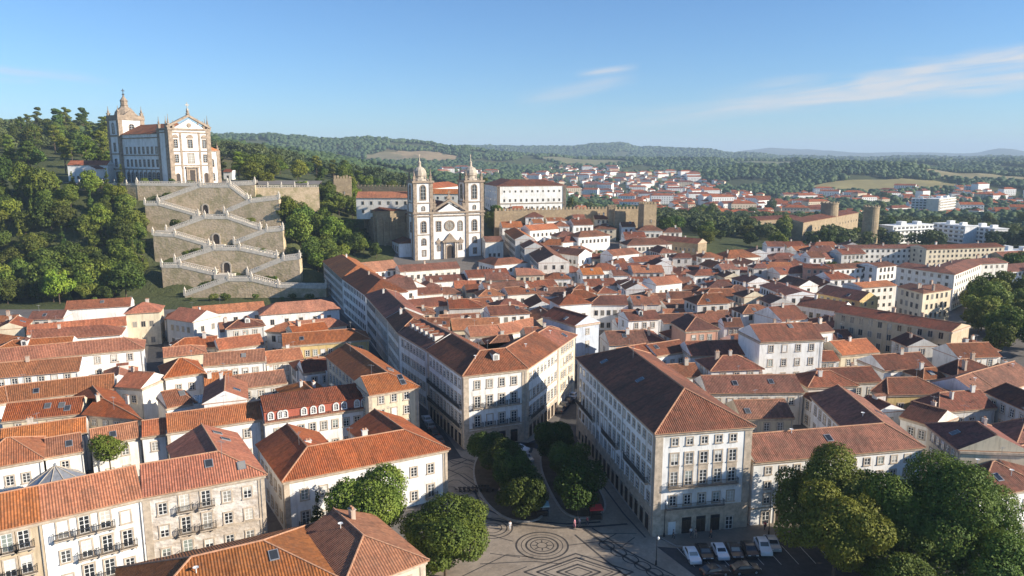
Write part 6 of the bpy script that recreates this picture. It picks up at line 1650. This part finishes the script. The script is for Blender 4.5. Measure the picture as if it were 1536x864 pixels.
carp(779, 677, 800, 681, WHT, 'white car crossing behind the left planted bed', van=False); carp(789, 690, 800, 700, SIL, 'silver car between the two planted beds')
def lamp(px, py, lab, h=6.5):
    x, y = P(px, py); R = thing('street_lamp', 'street lamp', lab, (x, y, .1), 0, 'street lamps'); b = MB(); b.lathe([(.16, 0), (.14, .6), (.07, .8), (.05, h)], 0, 0, 8); b.tube((0,0,h-.3), (.0,-.9,h), .04); part(R, 'pole', b, [M['iron']])
    b = MB(); b.lathe([(.08, h-.35), (.22, h-.1), (.2, h+.05), (.05, h+.2)], 0, -.9, 8); part(R, 'lamp_shade', b, [M['lamp_glass']])
lamp(1153, 803, 'slender street lamp on the sidewalk left of the tall leafy tree'); lamp(996, 806, 'street lamp at the foot of the corner building'); lamp(984, 848, 'street lamp between the plaza and the car park', 5); lamp(40, 268, 'x') if False else None
# seated terrace: red awning stall, blue stall
def stall(px, py, col, lab):
    x, y = P(px, py); R = thing('market_stall', 'stall', lab, (x, y, 0), .1)
    for sx in (-1, 1):
        for sy in (-1, 1): b = MB(); b.box(sx*1.0-.04, sx*1.0+.04, sy*.8-.04, sy*.8+.04, 0, 2.1); part(R, 'leg', b, [M['iron']])
    b = MB(); b.face([(-1.2,-1.0,2.1), (1.2,-1.0,2.1), (0,0,2.6)]); b.face([(1.2,-1.0,2.1), (1.2,1.0,2.1), (0,0,2.6)]); b.face([(1.2,1.0,2.1), (-1.2,1.0,2.1), (0,0,2.6)]); b.face([(-1.2,1.0,2.1), (-1.2,-1.0,2.1), (0,0,2.6)])
    b.box(-1.2, 1.2, -1.02, -.99, 1.85, 2.1); part(R, 'awning', b, [M['cloth']], col); b = MB(); b.box(-.9, .9, -.7, -.2, 0, .9); b.box(-1, 1, -.75, -.15, .9, .95); part(R, 'counter', b, [M['dark_wood']])
stall(893, 777, (.5,.03,.03), 'small stall with a red awning beside the right planted bed'); stall(813, 772, (.3,.5,.55), 'small stall with a pale blue awning between the planted beds')
# cafe tables by the left bed
def cafe(px, py, i):
    x, y = P(px, py); R = thing('cafe_table', 'table', None, (x, y, .0), i*.3, 'cafe tables in the row beside the left planted bed'); R['label'] = 'dark cafe table with two chairs in the row beside the left planted bed'
    b = MB(); b.lathe([(.4, .72), (.4, .76)], 0, 0, 12); part(R, 'tabletop', b, [M['dark_wood']]); b = MB(); b.lathe([(.25, 0), (.04, .05), (.04, .72)], 0, 0, 8); part(R, 'leg', b, [M['iron']])
    for s in (-1, 1): b = MB(); b.box(s*.75-.2, s*.75+.2, -.2, .2, .42, .46); b.box(s*.95-.02, s*.95+.02, -.2, .2, .46, .9); b.box(s*.75-.18, s*.75-.14, -.18, -.14, 0, .42); b.box(s*.75+.14, s*.75+.18, .14, .18, 0, .42); b.box(s*.75-.18, s*.75-.14, .14, .18, 0, .42); b.box(s*.75+.14, s*.75+.18, -.18, -.14, 0, .42); part(R, 'chair_frame', b, [M['dark_wood']])
for i in range(8): cafe(690+i*6.5, 737, i)
def person_mesh(pose):
    """one joined body skeleton, grown with the skin modifier"""
    s = .17 if pose else .06
    J = [(0,0,.95), (0,0,1.15), (0,0,1.38), (0,0,1.5), (0,-.01,1.62), (0,0,1.72), (-.09,0,.9), (-.1,-s,.5), (-.1,-s*.6+.02,.08), (-.1,-s*.6-.14,.04), (.09,0,.9), (.1,s,.5), (.1,s*1.4,.08), (.1,s*1.4-.14,.04),
         (-.19,0,1.4), (-.25,.04*s*10,1.12), (-.24,-.1,.88), (-.24,-.13,.79), (.19,0,1.4), (.25,-.03,1.12), (.24,-.12 if pose else .02,.88), (.24,-.16,.8)]
    E_ = [(0,1),(1,2),(2,3),(3,4),(4,5),(0,6),(6,7),(7,8),(8,9),(0,10),(10,11),(11,12),(12,13),(2,14),(14,15),(15,16),(16,17),(2,18),(18,19),(19,20),(20,21)]
    Rr = [.15,.14,.16,.06,.1,.08,.1,.07,.05,.04,.1,.07,.05,.04,.07,.05,.035,.035,.07,.05,.035,.035]
    return J, E_, Rr
def skin_obj(name, J, E_, Rr, mt, parent, col, grow=1.0):
    me = bpy.data.meshes.new(name); me.from_pydata(J, E_, []); me.materials.append(mt); o = link(name, me, parent, color=col)
    md = o.modifiers.new('skin', 'SKIN'); me.skin_vertices[0] if me.skin_vertices else None
    if not me.skin_vertices:
        bm = __import__('bmesh').new(); bm.from_mesh(me); bm.verts.layers.skin.verify(); bm.to_mesh(me); bm.free()
    for k, r in enumerate(Rr): me.skin_vertices[0].data[k].radius = (r*grow, r*grow)
    me.skin_vertices[0].data[0].use_root = True
    sd = o.modifiers.new('sub', 'SUBSURF'); sd.levels = 1; sd.render_levels = 1
    return o
def person(px, py, shirt, trousers, lab, rz, pose=1, group='people on the plaza'):
    x, y = P(px, py, .05); R = thing('person', 'person', lab, (x, y, .01 if px < 985 else .14), rz, group); J, E_, Rr = person_mesh(pose)
    skin_obj('body', J, E_, Rr, M['skin'], R, (1,1,1))
    up = [0,1,2,14,15,18,19]; ix = {k: i for i, k in enumerate(up)}
    skin_obj('shirt', [J[k] for k in up], [(ix[a], ix[b]) for a, b in ((0,1),(1,2),(2,14),(14,15),(2,18),(18,19))], [Rr[k] for k in up], M['cloth'], R, shirt, 1.18)
    lo = [0,6,7,8,10,11,12]; ix = {k: i for i, k in enumerate(lo)}
    skin_obj('trousers', [J[k] for k in lo], [(ix[a], ix[b]) for a, b in ((0,1 and 6),(6,7),(7,8),(0,10),(10,11),(11,12))], [Rr[k] for k in lo], M['cloth'], R, trousers, 1.2)
    b = MB(); b.lathe([(.105, 1.64), (.11, 1.7), (.09, 1.78), (.03, 1.81)], 0, .015, 10); part(R, 'hair', b, [M['trunk']])
for a in [(1036, 806, (.6,.6,.6), (.05,.05,.07), 'person in a grey top standing in front of the corner building doors', .4), (1043, 808, (.15,.1,.1), (.3,.25,.2), 'person in a dark top beside the one in grey at the corner building', 2.0),
          (1066, 808, (.5,.2,.1), (.04,.04,.05), 'person in an orange-brown top walking past the car park kerb', 1.2), (1147, 796, (.55,.05,.05), (.04,.04,.05), 'person in a red top on the sidewalk near the tall leafy tree', .1),
          (862, 791, (.75,.30,.35), (.6,.25,.3), 'person in pink at the open end of the right planted bed', 1.1), (869, 790, (.5,.5,.55), (.1,.1,.12), 'person in pale grey next to the one in pink', -1), (881, 788, (.45,.1,.12), (.05,.05,.08), 'person in dark red left of the red awning stall', 2.2),
          (765, 795, (.7,.7,.7), (.5,.5,.5), 'person in white near the small paving circles', .3), (749, 744, (.65,.45,.45), (.1,.1,.12), 'person in a pale pink top beside the left planted bed', .9), (755, 756, (.6,.6,.55), (.08,.08,.1), 'person in a beige top below the one in pale pink', 2.5),
          (1010, 810, (.06,.06,.07), (.05,.05,.05), 'person in black by the corner of the corner building', 1.4)]:
    person(*a)

# ---------------------------------------------------------------- haze: one even box of air round everything
def haze():
    m = bpy.data.materials.new('haze'); m.use_nodes = True; nt = m.node_tree; nt.nodes.clear(); o = nt.nodes.new("ShaderNodeOutputMaterial"); v = nt.nodes.new("ShaderNodeVolumePrincipled")
    v.inputs['Color'].default_value = (.62,.80,1,1); v.inputs['Density'].default_value = HAZE; v.inputs['Anisotropy'].default_value = 0.0; nt.links.new(v.outputs[0], o.inputs['Volume'])
    b = MB(); b.box(-16500, 16500, -500, 16500, -160, 330); ob = link('haze', b.mesh('haze', [m])); ob['kind'] = 'stuff'
HAZE = 1.05e-4
haze()

# ---------------------------------------------------------------- labels of the many houses and trees: look first, then the nearest thing one can find
LM = [('the twin-towered church', 665, 345), ('the zigzag stairway', 330, 370), ('the long white palace', 790, 300), ('the tall square castle tower', 975, 335), ('the salmon pink house', 1040, 480), ('the wedge building', 740, 560),
      ('the large corner building', 1000, 600), ('the yellow courtyard house', 470, 525), ('the mustard yellow house', 1370, 590), ('the long brown-grey apartment row', 1350, 490), ('the fortress', 1240, 340), ('the red-clad attic', 470, 620),
      ('the very long white building', 100, 535), ('the tall chimneyed white house', 1185, 525), ('the tall pale slab block', 1400, 308), ('the long bent white block', 1420, 410), ('the conical glass lantern', 85, 700), ('the hilltop church', 250, 230),
      ('the ruined castle tower', 516, 290), ('the biggest foreground tree', 1430, 760), ('the box dormers', 610, 500), ('the yellow far field', 1330, 284), ('the cream end wall', 1400, 450), ('the crenellated wall', 860, 325), ('the house with the bluish blank wall', 840, 470),
      ('the left photo edge', 0, 400), ('the right photo edge', 1536, 420)]
ORD = ['nearest', 'second nearest', 'third nearest', 'fourth nearest', 'fifth nearest', 'sixth nearest', 'seventh nearest', 'eighth nearest', 'ninth nearest', 'tenth nearest', 'eleventh nearest', 'twelfth nearest', 'thirteenth nearest', 'fourteenth nearest',
       'fifteenth nearest', 'sixteenth nearest', 'seventeenth nearest', 'eighteenth nearest', 'nineteenth nearest', 'twentieth nearest'] + ['%s nearest' % w for w in
       'twenty-first twenty-second twenty-third twenty-fourth twenty-fifth twenty-sixth twenty-seventh twenty-eighth twenty-ninth thirtieth thirty-first thirty-second thirty-third thirty-fourth thirty-fifth'.split()]
def autolabel(items, fmt):
    g = {}
    for root, desc, x, y, z in items:
        px, py = pix(x, y, z); lm = min(LM, key=lambda l: (l[1]-px)**2+(l[2]-py)**2*2)
        g.setdefault((desc, lm[0]), []).append((((lm[1]-px)**2+(lm[2]-py)**2), root))
    for (desc, l), v in g.items():
        v.sort(key=lambda t: t[0])
        for k, (_, root) in enumerate(v):
            root['label'] = (fmt % desc)+(', ' + ORD[min(k, len(ORD)-1)] + ' ' + l if len(v) > 1 else ' close to ' + l)
hs = []
for (root, wa, ro, form, x, y, z) in HOUSES:
    hs.append((root, ('small far %s house, %s roof' if ro == 'orange' else 'small far %s house with a %s roof') % (wa, ro) if False else ('%s house with %s %s roof' if ro == 'orange' else '%s house with %s %s roof') % (wa, ro, form), x, y, z))
autolabel(hs, '%s')
cn = lambda c: 'yellow-green' if c[0] > 1.1 else ('dark' if c[0] < .75 else ('deep green' if c[0] < .9 else 'green'))
ts = []
for (t, desc, x, y, z) in TREES:
    col = [c for c in t.children if c.name.startswith('crown')]
    ts.append((t, '%s %s %s' % (cn(col[0].color if col else (1,1,1)), desc or 'round', 'shrub' if t['category'] == 'shrub' else 'tree'), x, y, z))
autolabel(ts, '%s')
for o in THINGS:
    if len(o.get('label','').split()) > 16: print('LONG', o.name, o['label'])
print('THINGS', len(THINGS), 'HOUSES', len(HOUSES), 'TREES', len(TREES), 'OBJECTS', len(bpy.data.objects))
